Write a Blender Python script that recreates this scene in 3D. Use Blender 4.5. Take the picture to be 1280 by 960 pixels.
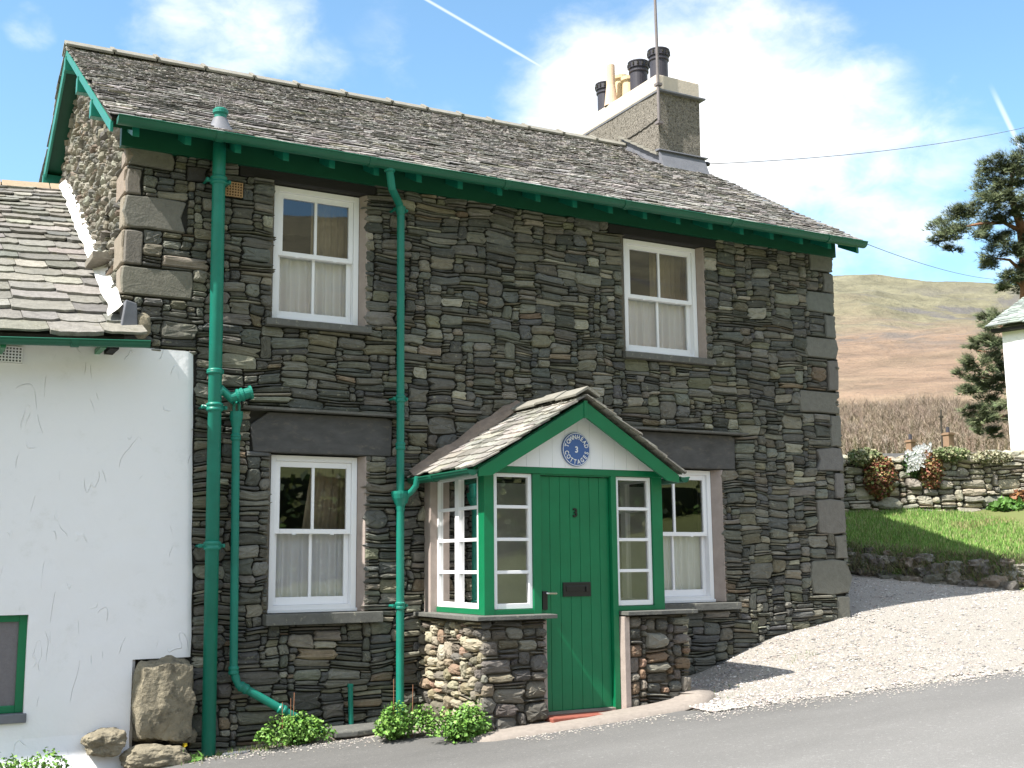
import bpy, math, random
import numpy as np
from mathutils import Vector, Matrix, noise
R = math.radians
random.seed(7)
for o in list(bpy.data.objects): bpy.data.objects.remove(o)
COL = bpy.context.scene.collection
sc = bpy.context.scene

# ------------------------------------------------------------------ camera
F = 1446.95
YAW, PIT, ROL = R(28.676), R(8.809), R(-0.528)
CAM = np.array([-1.662, -9.797, 1.262])
fw = np.array([math.sin(YAW)*math.cos(PIT), math.cos(YAW)*math.cos(PIT), math.sin(PIT)])
rt = np.array([math.cos(YAW), -math.sin(YAW), 0.0]); up = np.cross(rt, fw)
R2 = rt*math.cos(ROL)+up*math.sin(ROL); U2 = -rt*math.sin(ROL)+up*math.cos(ROL)
cd = bpy.data.cameras.new('camera'); cam = bpy.data.objects.new('camera', cd); COL.objects.link(cam)
cd.sensor_width = 36; cd.lens = F/1280*36; cd.clip_end = 9000; cd.clip_start = .05
cam.matrix_world = Matrix(((R2[0], U2[0], -fw[0], CAM[0]), (R2[1], U2[1], -fw[1], CAM[1]), (R2[2], U2[2], -fw[2], CAM[2]), (0, 0, 0, 1)))
sc.camera = cam
def ray(u, v):
    d = fw*F + R2*(u-640) + U2*(480-v); return d/np.linalg.norm(d)
def PY(u, v, y=0.):
    d = ray(u, v); return CAM + d*(y-CAM[1])/d[1]
def PX(u, v, x=0.):
    d = ray(u, v); return CAM + d*(x-CAM[0])/d[0]
def PD(u, v, dd):
    d = ray(u, v); return CAM + d*dd/(d@fw)

# ------------------------------------------------------------------ sun, sky, exposure
SUNV = Vector((6.2, 1.0, -8.35)).normalized()
sl = bpy.data.lights.new('sun', 'SUN'); sl.energy = 4.6; sl.angle = R(.53); sl.color = (1, .955, .88)
so = bpy.data.objects.new('sun', sl); COL.objects.link(so)
so.rotation_mode = 'QUATERNION'; so.rotation_quaternion = SUNV.to_track_quat('-Z', 'Y'); so.location = (-20, -10, 30)
sc.view_settings.view_transform = 'Standard'; sc.view_settings.look = 'None'
sc.view_settings.exposure = 1.12; sc.view_settings.gamma = 1
SKY = .12
w = bpy.data.worlds.new('World'); sc.world = w; w.use_nodes = True
nt = w.node_tree; nt.nodes.clear()
def N(nt, t, **k):
    n = nt.nodes.new(t)
    for a, b in k.items():
        if a.startswith('_'): n.inputs[a[1:]].default_value = b
        else: setattr(n, a, b)
    return n
def L(nt, a, b): nt.links.new(a, b)
def M(nt, op, a, b=None, c=None, clamp=False):
    n = nt.nodes.new('ShaderNodeMath'); n.operation = op; n.use_clamp = clamp
    for i, q in enumerate((a, b, c)):
        if q is None: continue
        if isinstance(q, (int, float)): n.inputs[i].default_value = q
        else: nt.links.new(q, n.inputs[i])
    return n.outputs[0]
def DOT(nt, a, v):
    n = nt.nodes.new('ShaderNodeVectorMath'); n.operation = 'DOT_PRODUCT'
    nt.links.new(a, n.inputs[0]); n.inputs[1].default_value = tuple(v); return n.outputs['Value']
def SS(nt, x, a, b):
    n = nt.nodes.new('ShaderNodeMapRange'); n.interpolation_type = 'SMOOTHSTEP'
    nt.links.new(x, n.inputs[0]); n.inputs[1].default_value = a; n.inputs[2].default_value = b; return n.outputs[0]
out = N(nt, 'ShaderNodeOutputWorld'); bg = N(nt, 'ShaderNodeBackground')
sky = N(nt, 'ShaderNodeTexSky', sky_type='NISHITA', sun_disc=False, sun_elevation=R(53), sun_rotation=R(260.8), altitude=100, air_density=1.0, dust_density=.6, ozone_density=1.0)
tc = N(nt, 'ShaderNodeTexCoord'); dirv = tc.outputs['Generated']
mp = N(nt, 'ShaderNodeMapping'); mp.inputs['Scale'].default_value = (1, 1, 1.7); L(nt, dirv, mp.inputs[0])
n1 = N(nt, 'ShaderNodeTexNoise', _Scale=6.5, _Detail=9., _Roughness=.52, _Distortion=.1); L(nt, mp.outputs[0], n1.inputs['Vector'])
n2 = N(nt, 'ShaderNodeTexNoise', _Scale=19., _Detail=7., _Roughness=.6, _Distortion=.3); L(nt, mp.outputs[0], n2.inputs['Vector'])
nz = M(nt, 'ADD', M(nt, 'MULTIPLY', n1.outputs[0], .62), M(nt, 'MULTIPLY', n2.outputs[0], .38))
blobs = [(900, 180, 180, 1.0), (745, 140, 110, .95), (1010, 200, 140, .9), (1120, 235, 120, .7), (1050, 110, 70, .4), (255, 40, 95, .72), (210, 30, 60, .5), (320, 15, 70, .45), (395, 95, 45, .35),
         (40, 32, 30, .6), (1190, 240, 110, .6), (1180, 330, 90, .55), (1240, 330, 90, .5), (950, 290, 130, .4), (560, 80, 110, .22), (1010, 40, 130, .15)]
acc = None
for u, v, r, s in blobs:
    d = ray(u, v); k = math.cos(r/F*.94)
    g = M(nt, 'MULTIPLY', SS(nt, DOT(nt, dirv, d), math.cos(r*1.5/F), math.cos(r*.25/F)), s)
    acc = g if acc is None else M(nt, 'MAXIMUM', acc, g)
# bright cloud added outside the view to lift the light in shade
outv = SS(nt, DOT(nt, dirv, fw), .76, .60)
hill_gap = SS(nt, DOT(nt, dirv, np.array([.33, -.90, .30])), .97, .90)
fill_cloud = M(nt, 'MULTIPLY', M(nt, 'MULTIPLY', SS(nt, n1.outputs[0], .40, .56), outv), hill_gap)
msk = SS(nt, M(nt, 'ADD', M(nt, 'MULTIPLY', acc, .72), M(nt, 'MULTIPLY', M(nt, 'SUBTRACT', nz, .5), 1.7)), .20, 1.02)
msk = M(nt, 'MULTIPLY', msk, SS(nt, acc, .02, .3))
tr = None
for (a, b, wd, st) in [((520, -8), (688, 90), .0011, .42), ((1243, 117), (1290, 215), .0018, .4), ((950, -5), (1010, 60), .006, .16)]:
    r1, r2 = ray(*a), ray(*b); n = np.cross(r1, r2); n /= np.linalg.norm(n); m = r1+r2; m /= np.linalg.norm(m)
    band = SS(nt, M(nt, 'ABSOLUTE', DOT(nt, dirv, n)), wd*1.6, wd*.2)
    end = SS(nt, DOT(nt, dirv, m), float(m@r1)-.0004, float(m@r1)+.0006)
    g = M(nt, 'MULTIPLY', M(nt, 'MULTIPLY', band, end), st)
    tr = g if tr is None else M(nt, 'MAXIMUM', tr, g)
msk = M(nt, 'MAXIMUM', M(nt, 'MAXIMUM', msk, tr), M(nt, 'MULTIPLY', fill_cloud, .85))
tint = N(nt, 'ShaderNodeMix', data_type='RGBA', blend_type='MULTIPLY'); tint.inputs[0].default_value = 1
L(nt, sky.outputs[0], tint.inputs[6]); tint.inputs[7].default_value = (.92, 1.13, 1.12, 1)
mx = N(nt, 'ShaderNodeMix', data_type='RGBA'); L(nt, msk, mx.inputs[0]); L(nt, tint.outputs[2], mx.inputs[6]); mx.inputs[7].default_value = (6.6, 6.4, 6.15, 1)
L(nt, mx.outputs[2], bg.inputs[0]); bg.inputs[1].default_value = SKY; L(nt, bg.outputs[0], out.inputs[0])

# ------------------------------------------------------------------ materials
MATS = {}
def mat(name, base, rough=.85, var=.25, scale=8., bump=.0, bscale=40., attr=False, spot=None, spotscale=6., spotlim=(.6, .7), metal=0., coat=0., detail=6., mapscale=(1, 1, 1), spec=.35):
    m = bpy.data.materials.new(name); m.use_nodes = True; nt = m.node_tree; p = nt.nodes['Principled BSDF']
    t = N(nt, 'ShaderNodeTexCoord'); mpn = N(nt, 'ShaderNodeMapping'); mpn.inputs['Scale'].default_value = mapscale
    g = N(nt, 'ShaderNodeNewGeometry'); L(nt, g.outputs['Position'], mpn.inputs[0]); vec = mpn.outputs[0]
    n = N(nt, 'ShaderNodeTexNoise', _Scale=scale, _Detail=detail, _Roughness=.62); L(nt, vec, n.inputs['Vector'])
    if attr:
        a = N(nt, 'ShaderNodeAttribute', attribute_name='col'); bc = a.outputs['Color']
    else:
        rgb = N(nt, 'ShaderNodeRGB'); rgb.outputs[0].default_value = (*base, 1); bc = rgb.outputs[0]
    f = M(nt, 'ADD', M(nt, 'MULTIPLY', M(nt, 'SUBTRACT', n.outputs[0], .5), var*4), 1.)
    f = M(nt, 'MAXIMUM', f, .15)
    vm = N(nt, 'ShaderNodeVectorMath', operation='SCALE'); L(nt, bc, vm.inputs[0]); L(nt, f, vm.inputs['Scale']); c = vm.outputs[0]
    if spot:
        n3 = N(nt, 'ShaderNodeTexNoise', _Scale=spotscale, _Detail=8., _Roughness=.7); L(nt, vec, n3.inputs['Vector'])
        x = N(nt, 'ShaderNodeMix', data_type='RGBA'); L(nt, SS(nt, n3.outputs[0], *spotlim), x.inputs[0]); L(nt, c, x.inputs[6]); x.inputs[7].default_value = (*spot, 1); c = x.outputs[2]
    L(nt, c, p.inputs['Base Color'])
    p.inputs['Roughness'].default_value = rough; p.inputs['Metallic'].default_value = metal; p.inputs['Specular IOR Level'].default_value = spec
    if coat: p.inputs['Coat Weight'].default_value = coat; p.inputs['Coat Roughness'].default_value = .25
    if bump:
        nb = N(nt, 'ShaderNodeTexNoise', _Scale=bscale, _Detail=8., _Roughness=.65); L(nt, vec, nb.inputs['Vector'])
        b = N(nt, 'ShaderNodeBump', _Strength=1., _Distance=bump); L(nt, nb.outputs[0], b.inputs['Height']); L(nt, b.outputs[0], p.inputs['Normal'])
    MATS[name] = m; return m
stoneM = mat('wall_stone', (.1, .1, .09), .9, .22, 22, .006, 55, attr=True, spot=(.24, .235, .18), spotscale=19, spotlim=(.57, .70))
blockM = mat('dressed_stone', (.1, .1, .09), .9, .16, 18, .008, 48, attr=True, spot=(.20, .2, .17), spotscale=30, spotlim=(.62, .72))
jointM = mat('dark_joint', (.040, .039, .034), 1, .3, 20)
mortarM = mat('brown_mortar', (.13, .115, .09), 1, .3, 20, .01, 40)
slateM = mat('roof_slate', (.2, .2, .18), .86, .38, 34, .008, 60, attr=True, spot=(.17, .165, .09), spotscale=5, spotlim=(.64, .80))
slate2M = mat('annex_slate', (.2, .2, .18), .85, .28, 16, .014, 34, attr=True, spot=(.14, .13, .08), spotscale=9, spotlim=(.55, .75))
ridgeM = mat('ridge_stone', (.22, .21, .18), .9, .2, 12, .006, 40)
whiteM = mat('white_paint', (.86, .86, .88), .45, .012, 6, .0006, 60, coat=.15)
eavesShadeM = mat('shaded_eaves_paint', (.006, .075, .040), .5, .10, 7, .001, 40)  # green paint darkened to carry the shadow under eaves and verge
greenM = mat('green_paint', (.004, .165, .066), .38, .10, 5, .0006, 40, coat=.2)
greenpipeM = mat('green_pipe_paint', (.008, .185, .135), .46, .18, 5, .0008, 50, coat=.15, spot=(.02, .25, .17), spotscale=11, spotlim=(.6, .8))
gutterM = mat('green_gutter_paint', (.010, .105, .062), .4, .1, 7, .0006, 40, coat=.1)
renderM = mat('white_render', (.86, .86, .88), .8, .012, 3, .0, 14, spot=(.62, .62, .585), spotscale=2.6, spotlim=(.55, .86))
plastM = mat('pink_plaster', (.36, .30, .27), .95, .15, 9, .003, 60)
greyplM = mat('grey_plaster', (.62, .61, .60), .95, .1, 6, .004, 25)
chimM = mat('roughcast', (.225, .205, .175), .95, .55, 42, .03, 60, spot=(.08, .07, .055), spotscale=26, spotlim=(.52, .62))
capM = mat('concrete_cap', (.58, .51, .43), .9, .08, 8, .004, 40)
leadM = mat('lead', (.15, .155, .175), .55, .15, 8, .002, 30)
potM = mat('black_pot', (.045, .043, .055), .45, .1, 10)
buffM = mat('buff_pot', (.62, .50, .32), .8, .08, 10, .002, 30)
terraM = mat('terracotta', (.42, .26, .13), .85, .1, 12)
lintM = mat('lintel_slate', (.078, .077, .076), .85, .30, 5, .005, 50, spot=(.13, .118, .10), spotscale=7, spotlim=(.52, .72), mapscale=(1, 1, 2.2))
dtimM = mat('dark_timber', (.022, .021, .021), .9, .2, 12, .004, 30, mapscale=(1, 6, 6))
sillM = mat('slate_sill', (.12, .12, .11), .9, .2, 14, .006, 50, spot=(.26, .25, .2), spotscale=24, spotlim=(.56, .7))
asphM = mat('asphalt', (.158, .155, .150), .92, .30, 150, .006, 190, detail=4., spot=(.26, .255, .25), spotscale=34, spotlim=(.55, .70))
gravM = mat('gravel_bed', (.36, .335, .30), .95, .35, 70, .02, 90, spot=(.17, .16, .155), spotscale=48, spotlim=(.58, .66))
pebM = mat('pebble', (.45, .42, .4), .85, .1, 30, attr=True)
concM = mat('kerb_concrete', (.27, .235, .205), .95, .15, 20, .005, 60)
soilM = mat('soil', (.11, .10, .07), .95, .3, 6, .03, 20)
rockM = mat('boulder_stone', (.245, .215, .155), .95, .3, 9, .028, 22, spot=(.11, .10, .075), spotscale=7, spotlim=(.5, .68))
walstM = mat('field_stone', (.25, .24, .2), .95, .25, 10, .02, 25, attr=True, spot=(.33, .33, .26), spotscale=7, spotlim=(.58, .72))
leafM = mat('leaf', (.06, .14, .03), .55, .25, 20, attr=True, spec=.4)
barkM = mat('bark', (.16, .09, .06), .95, .3, 14, .02, 20)
grassM = mat('lawn_turf', (.11, .20, .04), .95, .3, 1.4, .03, 60)
bladeM = mat('grass_blade', (.08, .19, .03), .7, .15, 2, attr=True)
twigM = mat('bare_twig', (.2, .14, .1), .95, .1, .2, attr=True)
blackM = mat('black_metal', (.012, .012, .013), .35, .05, 10, coat=.3)
chromeM = mat('steel', (.6, .6, .6), .25, .02, 10, metal=1)
mastM = mat('weathered_steel', (.17, .15, .15), .6, .25, 12)
blueM = mat('blue_enamel', (.055, .13, .36), .35, .03, 9, coat=.4)
redM = mat('red_step', (.26, .08, .055), .8, .2, 14, .003, 50)
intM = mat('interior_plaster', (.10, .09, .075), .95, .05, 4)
mortM = mat('white_mortar', (.80, .79, .76), .9, .05, 10, .012, 25)
def alphaize(m, a):
    nt = m.node_tree; p = nt.nodes['Principled BSDF']; o = [n for n in nt.nodes if n.type == 'OUTPUT_MATERIAL'][0]
    t = N(nt, 'ShaderNodeBsdfTransparent'); x = N(nt, 'ShaderNodeMixShader'); g = N(nt, 'ShaderNodeNewGeometry')
    n = N(nt, 'ShaderNodeTexNoise', _Scale=70., _Detail=3.); L(nt, g.outputs['Position'], n.inputs['Vector'])
    L(nt, M(nt, 'ADD', M(nt, 'MULTIPLY', SS(nt, n.outputs[0], .4, .65), .25), a-.2, clamp=True), x.inputs[0]); L(nt, t.outputs[0], x.inputs[1]); L(nt, p.outputs[0], x.inputs[2]); L(nt, x.outputs[0], o.inputs[0])
laceM = mat('lace', (.93, .92, .94), .9, .0, 12)
drapeM = mat('drape', (.42, .34, .24), .95, .12, 12, mapscale=(4, 4, .6))
def glassmat(name, refl):
    m = bpy.data.materials.new(name); m.use_nodes = True; nt = m.node_tree; nt.nodes.clear()
    o = N(nt, 'ShaderNodeOutputMaterial'); t = N(nt, 'ShaderNodeBsdfTransparent', _Color=(.975, .98, .975, 1)); g = N(nt, 'ShaderNodeBsdfGlossy', _Roughness=.012)
    fr = N(nt, 'ShaderNodeFresnel', _IOR=1.5); ge = N(nt, 'ShaderNodeNewGeometry')
    n = N(nt, 'ShaderNodeTexNoise', _Scale=2.2, _Detail=1.); L(nt, ge.outputs['Position'], n.inputs['Vector'])
    b = N(nt, 'ShaderNodeBump', _Strength=.3, _Distance=.0022); L(nt, n.outputs[0], b.inputs['Height']); L(nt, b.outputs[0], g.inputs['Normal'])
    x = N(nt, 'ShaderNodeMixShader'); L(nt, M(nt, 'MULTIPLY', fr.outputs[0], refl, clamp=True), x.inputs[0]); L(nt, t.outputs[0], x.inputs[1]); L(nt, g.outputs[0], x.inputs[2]); L(nt, x.outputs[0], o.inputs[0])
    return m
glassM = glassmat('window_glass', 3.2)

nt = asphM.node_tree; p = nt.nodes['Principled BSDF']; lk = p.inputs['Base Color'].links[0]; src = lk.from_socket
g = N(nt, 'ShaderNodeNewGeometry'); mpn = N(nt, 'ShaderNodeMapping'); mpn.inputs['Scale'].default_value = (.35, 1.1, 1); L(nt, g.outputs['Position'], mpn.inputs[0])
nn_ = N(nt, 'ShaderNodeTexNoise', _Scale=1., _Detail=6., _Roughness=.6); L(nt, mpn.outputs[0], nn_.inputs['Vector'])
sep = N(nt, 'ShaderNodeSeparateXYZ'); L(nt, g.outputs['Position'], sep.inputs[0])
lane_pale = SS(nt, sep.outputs[1], -1.6, -4.2)       # paler further out in the lane
vm = N(nt, 'ShaderNodeVectorMath', operation='SCALE'); L(nt, src, vm.inputs[0]); L(nt, M(nt, 'ADD', M(nt, 'MULTIPLY', nn_.outputs[0], .8), M(nt, 'ADD', M(nt, 'MULTIPLY', lane_pale, .35), .45)), vm.inputs['Scale']); L(nt, vm.outputs[0], p.inputs['Base Color'])
# white render gets trowel marks: arc shaped ridges from stretched warped noise
nt = renderM.node_tree; p = nt.nodes['Principled BSDF']; g = N(nt, 'ShaderNodeNewGeometry')
mpn = N(nt, 'ShaderNodeMapping'); mpn.inputs['Scale'].default_value = (4.2, 1, 1.5); mpn.inputs['Rotation'].default_value = (0, R(28), 0); L(nt, g.outputs['Position'], mpn.inputs[0])
na = N(nt, 'ShaderNodeTexNoise', _Scale=1.15, _Detail=1., _Distortion=.5); L(nt, mpn.outputs[0], na.inputs['Vector'])
ridge = SS(nt, M(nt, 'ABSOLUTE', M(nt, 'SUBTRACT', na.outputs[0], .5)), .007, .0)
nb2 = N(nt, 'ShaderNodeTexNoise', _Scale=4., _Detail=2.); L(nt, g.outputs['Position'], nb2.inputs['Vector'])
ridge = M(nt, 'MULTIPLY', ridge, SS(nt, nb2.outputs[0], .54, .62))
nc = N(nt, 'ShaderNodeTexNoise', _Scale=9., _Detail=6.); L(nt, g.outputs['Position'], nc.inputs['Vector'])
hh = M(nt, 'ADD', ridge, M(nt, 'MULTIPLY', nc.outputs[0], 1.6))
b = N(nt, 'ShaderNodeBump', _Strength=1., _Distance=.0045); L(nt, hh, b.inputs['Height']); L(nt, b.outputs[0], p.inputs['Normal'])

# ------------------------------------------------------------------ mesh helpers
class MB:
    def __init__(s): s.v = []; s.f = []; s.c = []; s.m = []
    def add(s, vs, fs, col=(.5, .5, .5), mi=0):
        b = len(s.v); s.v += [tuple(float(q) for q in a) for a in vs]; s.c += [col]*len(vs)
        s.f += [tuple(b+i for i in f) for f in fs]; s.m += [mi]*len(fs); return s
    def box(s, x0, x1, y0, y1, z0, z1, col=(.5, .5, .5), mi=0):
        x0, x1 = sorted((x0, x1)); y0, y1 = sorted((y0, y1)); z0, z1 = sorted((z0, z1))
        vs = [(x0, y0, z0), (x1, y0, z0), (x1, y1, z0), (x0, y1, z0), (x0, y0, z1), (x1, y0, z1), (x1, y1, z1), (x0, y1, z1)]
        return s.add(vs, [(0, 3, 2, 1), (4, 5, 6, 7), (0, 1, 5, 4), (1, 2, 6, 5), (2, 3, 7, 6), (3, 0, 4, 7)], col, mi)
    def prism(s, poly, d, col=(.5, .5, .5), mi=0):   # poly: planar 3D points, d: extrusion vector
        n = len(poly); P = [Vector(p) for p in poly]; D = Vector(d)
        nn = sum(((P[i]-P[0]).cross(P[(i+1) % n]-P[0]) for i in range(1, n)), Vector())
        if nn.dot(D) > 0: P.reverse()
        vs = P+[p+D for p in P]
        return s.add(vs, [tuple(range(n)), tuple(range(2*n-1, n-1, -1))]+[(i, i+n, (i+1) % n+n, (i+1) % n) for i in range(n)], col, mi)
    def tube(s, path, r, n=12, cap=True, col=(.5, .5, .5), mi=0):
        P = [Vector(p) for p in path]; rr = r if isinstance(r, (list, tuple)) else [r]*len(P); vs = []; fs = []
        t0 = (P[1]-P[0]).normalized(); a = t0.orthogonal().normalized()
        for i, p in enumerate(P):
            t = ((P[min(i+1, len(P)-1)]-P[max(i-1, 0)])).normalized()
            a = (a-t*a.dot(t)).normalized(); b = t.cross(a)
            for k in range(n):
                an = 2*math.pi*k/n; vs.append(p+(a*math.cos(an)+b*math.sin(an))*rr[i])
        for i in range(len(P)-1):
            for k in range(n): fs.append((i*n+k, i*n+(k+1) % n, (i+1)*n+(k+1) % n, (i+1)*n+k))
        if cap: fs += [tuple(range(n-1, -1, -1)), tuple((len(P)-1)*n+k for k in range(n))]
        return s.add(vs, fs, col, mi)
    def lathe(s, prof, c, n=20, col=(.5, .5, .5), mi=0, ax=None):
        vs = []; fs = []; c = Vector(c); q = Vector(ax or (0, 0, 1)).normalized(); a = q.orthogonal().normalized(); b = q.cross(a)
        for r, z in prof:
            for k in range(n):
                an = 2*math.pi*k/n; vs.append(c+q*z+(a*math.cos(an)+b*math.sin(an))*r)
        for i in range(len(prof)-1):
            for k in range(n): fs.append((i*n+k, i*n+(k+1) % n, (i+1)*n+(k+1) % n, (i+1)*n+k))
        return s.add(vs, fs, col, mi)
    def build(s, name, mats, parent=None, bevel=0., smooth=False, label=None, solid=0.):
        loc = Vector((0, 0, 0)); pw = parent
        while pw is not None: loc += pw.location; pw = pw.parent
        me = bpy.data.meshes.new(name)
        V = np.array(s.v, dtype=float)-np.array(loc)
        me.from_pydata(V.tolist(), [], s.f)
        for m in (mats if isinstance(mats, (list, tuple)) else [mats]): me.materials.append(m)
        if len(set(s.m)) > 1: me.polygons.foreach_set('material_index', s.m)
        ca = me.color_attributes.new('col', 'FLOAT_COLOR', 'POINT'); ca.data.foreach_set('color', [q for c in s.c for q in (*c, 1.)])
        if smooth: me.polygons.foreach_set('use_smooth', [True]*len(me.polygons))
        me.update()
        o = bpy.data.objects.new(name, me); COL.objects.link(o)
        if parent: o.parent = parent
        if solid: md = o.modifiers.new('s', 'SOLIDIFY'); md.thickness = solid; md.offset = 0
        if bevel: md = o.modifiers.new('b', 'BEVEL'); md.width = bevel; md.segments = 2; md.limit_method = 'ANGLE'; md.angle_limit = R(40)
        if smooth and bevel: pass
        if label: o['label'] = label
        return o
def thing(name, loc, label, cat, group=None):
    o = bpy.data.objects.new(name, None); COL.objects.link(o); o.location = [float(q) for q in loc]; o.empty_display_size = .2
    o['label'] = label; o['category'] = cat
    if group: o['group'] = group
    return o
def top(o, label, cat, group=None):
    o['label'] = label; o['category'] = cat
    if group: o['group'] = group
    return o
def struct(o): o['kind'] = 'structure'; return o
def recenter(o):      # single-mesh thing: origin to the base of its geometry
    me = o.data; n = len(me.vertices); a = np.empty(n*3); me.vertices.foreach_get('co', a); a = a.reshape(-1, 3)
    c = np.array([a[:, 0].mean(), a[:, 1].mean(), a[:, 2].min()]); a -= c; me.vertices.foreach_set('co', a.ravel()); o.location = c.tolist(); return o
def rc(lo, hi): return random.uniform(lo, hi)
def jitcol(c, a=.15):
    f = 1+rc(-a, a); return tuple(max(.005, q*f*(1+rc(-.04, .04))) for q in c)

PAL_DARK = [((0.122, 0.121, 0.102), 6), ((0.160, 0.158, 0.133), 5), ((0.090, 0.092, 0.082), 4), ((0.149, 0.142, 0.102), 2.6), ((0.186, 0.147, 0.102), .4), ((0.282, 0.271, 0.215), 1.3), ((0.104, 0.107, 0.102), 2.5), ((0.181, 0.167, 0.133), 1.6)]
PAL_PORCH = [((.28, .235, .16), 3), ((.32, .285, .21), 3), ((.17, .15, .12), 3), ((.25, .18, .13), 1), ((.12, .11, .095), 1.6), ((.38, .34, .25), 2)]
PAL_GABLE = [((.26, .245, .205), 4), ((.20, .185, .15), 3), ((.27, .225, .18), 1), ((.155, .15, .135), 3)]
PAL_FIELD = [((.33, .31, .25), 4), ((.40, .37, .29), 3), ((.24, .23, .19), 3), ((.36, .31, .23), 2)]
def pick(pal):
    t = rc(0, sum(w for _, w in pal))
    for c, w in pal:
        t -= w
        if t <= 0: return jitcol(c, .26)
    return pal[0][0]
SZ_MAIN = [((.14, .50), (.025, .04), 4.2), ((.14, .40), (.045, .08), 5.0), ((.18, .38), (.08, .13), 3.0), ((.06, .12), (.035, .09), 1.4), ((.18, .30), (.12, .17), .45)]
SZ_PORCH = [((.1, .24), (.07, .12), 4), ((.06, .12), (.04, .08), 1.4), ((.16, .4), (.022, .04), 2.2), ((.18, .34), (.1, .17), 2.2)]
SZ_FIELD = [((.2, .42), (.09, .15), 4), ((.14, .34), (.05, .09), 4), ((.3, .5), (.15, .24), 1.), ((.1, .2), (.05, .12), 2)]
def stone(mb, mapf, s0, s1, t0, t1, prot, dome, gap, col, warp, cut=.35, ns=1, mi=0, depth=.05, flat=False):
    w, h = s1-s0, t1-t0; m = min(w, h); s0 += gap; s1 -= gap; t0 += gap; t1 -= gap; w, h = s1-s0, t1-t0
    if w < .012 or h < .008: return
    j = lambda a: rc(-a, a); cx, cz = (s0+s1)/2, (t0+t1)/2
    pts = []; base = [(s0, t0), (s1, t0), (s1, t1), (s0, t1)]
    for k in range(4):
        a = base[k]; pv = base[k-1]; nx = base[(k+1) % 4]
        c1 = cut*m*rc(.12, 1.); c2 = cut*m*rc(.12, 1.)
        if rc(0, 1) < .22: c1 *= 1.6; c2 *= 1.6
        def tow(q, c):
            L_ = math.hypot(q[0]-a[0], q[1]-a[1]); c = min(c, L_*.42); return (a[0]+(q[0]-a[0])/L_*c, a[1]+(q[1]-a[1])/L_*c)
        p1 = tow(pv, c1); p2 = tow(nx, c2)
        mid = ((p1[0]+p2[0])/2*.62+a[0]*.38, (p1[1]+p2[1])/2*.62+a[1]*.38)
        pts += [p1, mid, p2]
        mm = ((a[0]+nx[0])/2+j(w*.12), (a[1]+nx[1])/2)
        off = j(.05*m); mm = (mm[0]+(off if k % 2 else 0), mm[1]+(0 if k % 2 else off)); pts.append(mm)
    n = len(pts); vs = []; tx, tz = (0, 0) if flat else (j(.11), j(.14))
    rk = .08 if flat else 1.
    def P(p, k, d, nz_=0.):
        ins = min(k, .45*min(w, h)); dx, dz = p[0]-cx, p[1]-cz
        q = (cx+dx*(1-ins/(w/2)), cz+dz*(1-ins/(h/2))); a, b = warp(*q)
        return mapf(a, b, d+tx*dx+tz*dz+j(nz_))
    ins = min(.011, .14*m)
    for p in pts: vs.append(P(p, 0, -depth))
    for p in pts: vs.append(P(p, 0, prot*.25-.004, .002))
    for p in pts: vs.append(P(p, ins, prot, (.002+.02*m)*rk))
    for p in pts: vs.append(P(p, .26*min(w, h), prot+dome*m*.5, (.003+.045*m)*rk))
    vs.append(mapf(*warp(cx, cz), prot+dome*m*.62))
    fs = []
    for r in range(3):
        for k in range(n): fs.append((r*n+k, r*n+(k+1) % n, (r+1)*n+(k+1) % n, (r+1)*n+k))
    for k in range(n): fs.append((3*n+k, 3*n+(k+1) % n, 4*n))
    mb.add(vs, fs, col, mi)
def warper(amp=.03, sc_=1.6, seed=0.):
    def f(s, t):
        v = Vector((s*sc_, t*sc_*1.5, seed)); w2 = Vector((s*5+31, t*6, seed+5))
        k = amp/.03; w3 = Vector((s*3.4+3, t*7.5, seed+9)); w4 = Vector((s*7.5+1, t*15, seed+2))
        return s+amp*.5*noise.noise(v+Vector((9, 0, 0)))+.034*k*noise.noise(w3)+.012*k*noise.noise(w4), t+amp*1.1*noise.noise(v)+.030*k*noise.noise(w3*.8+Vector((0, 7, 0)))+.010*k*noise.noise(w4+Vector((0, 3, 3)))
    return f
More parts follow.
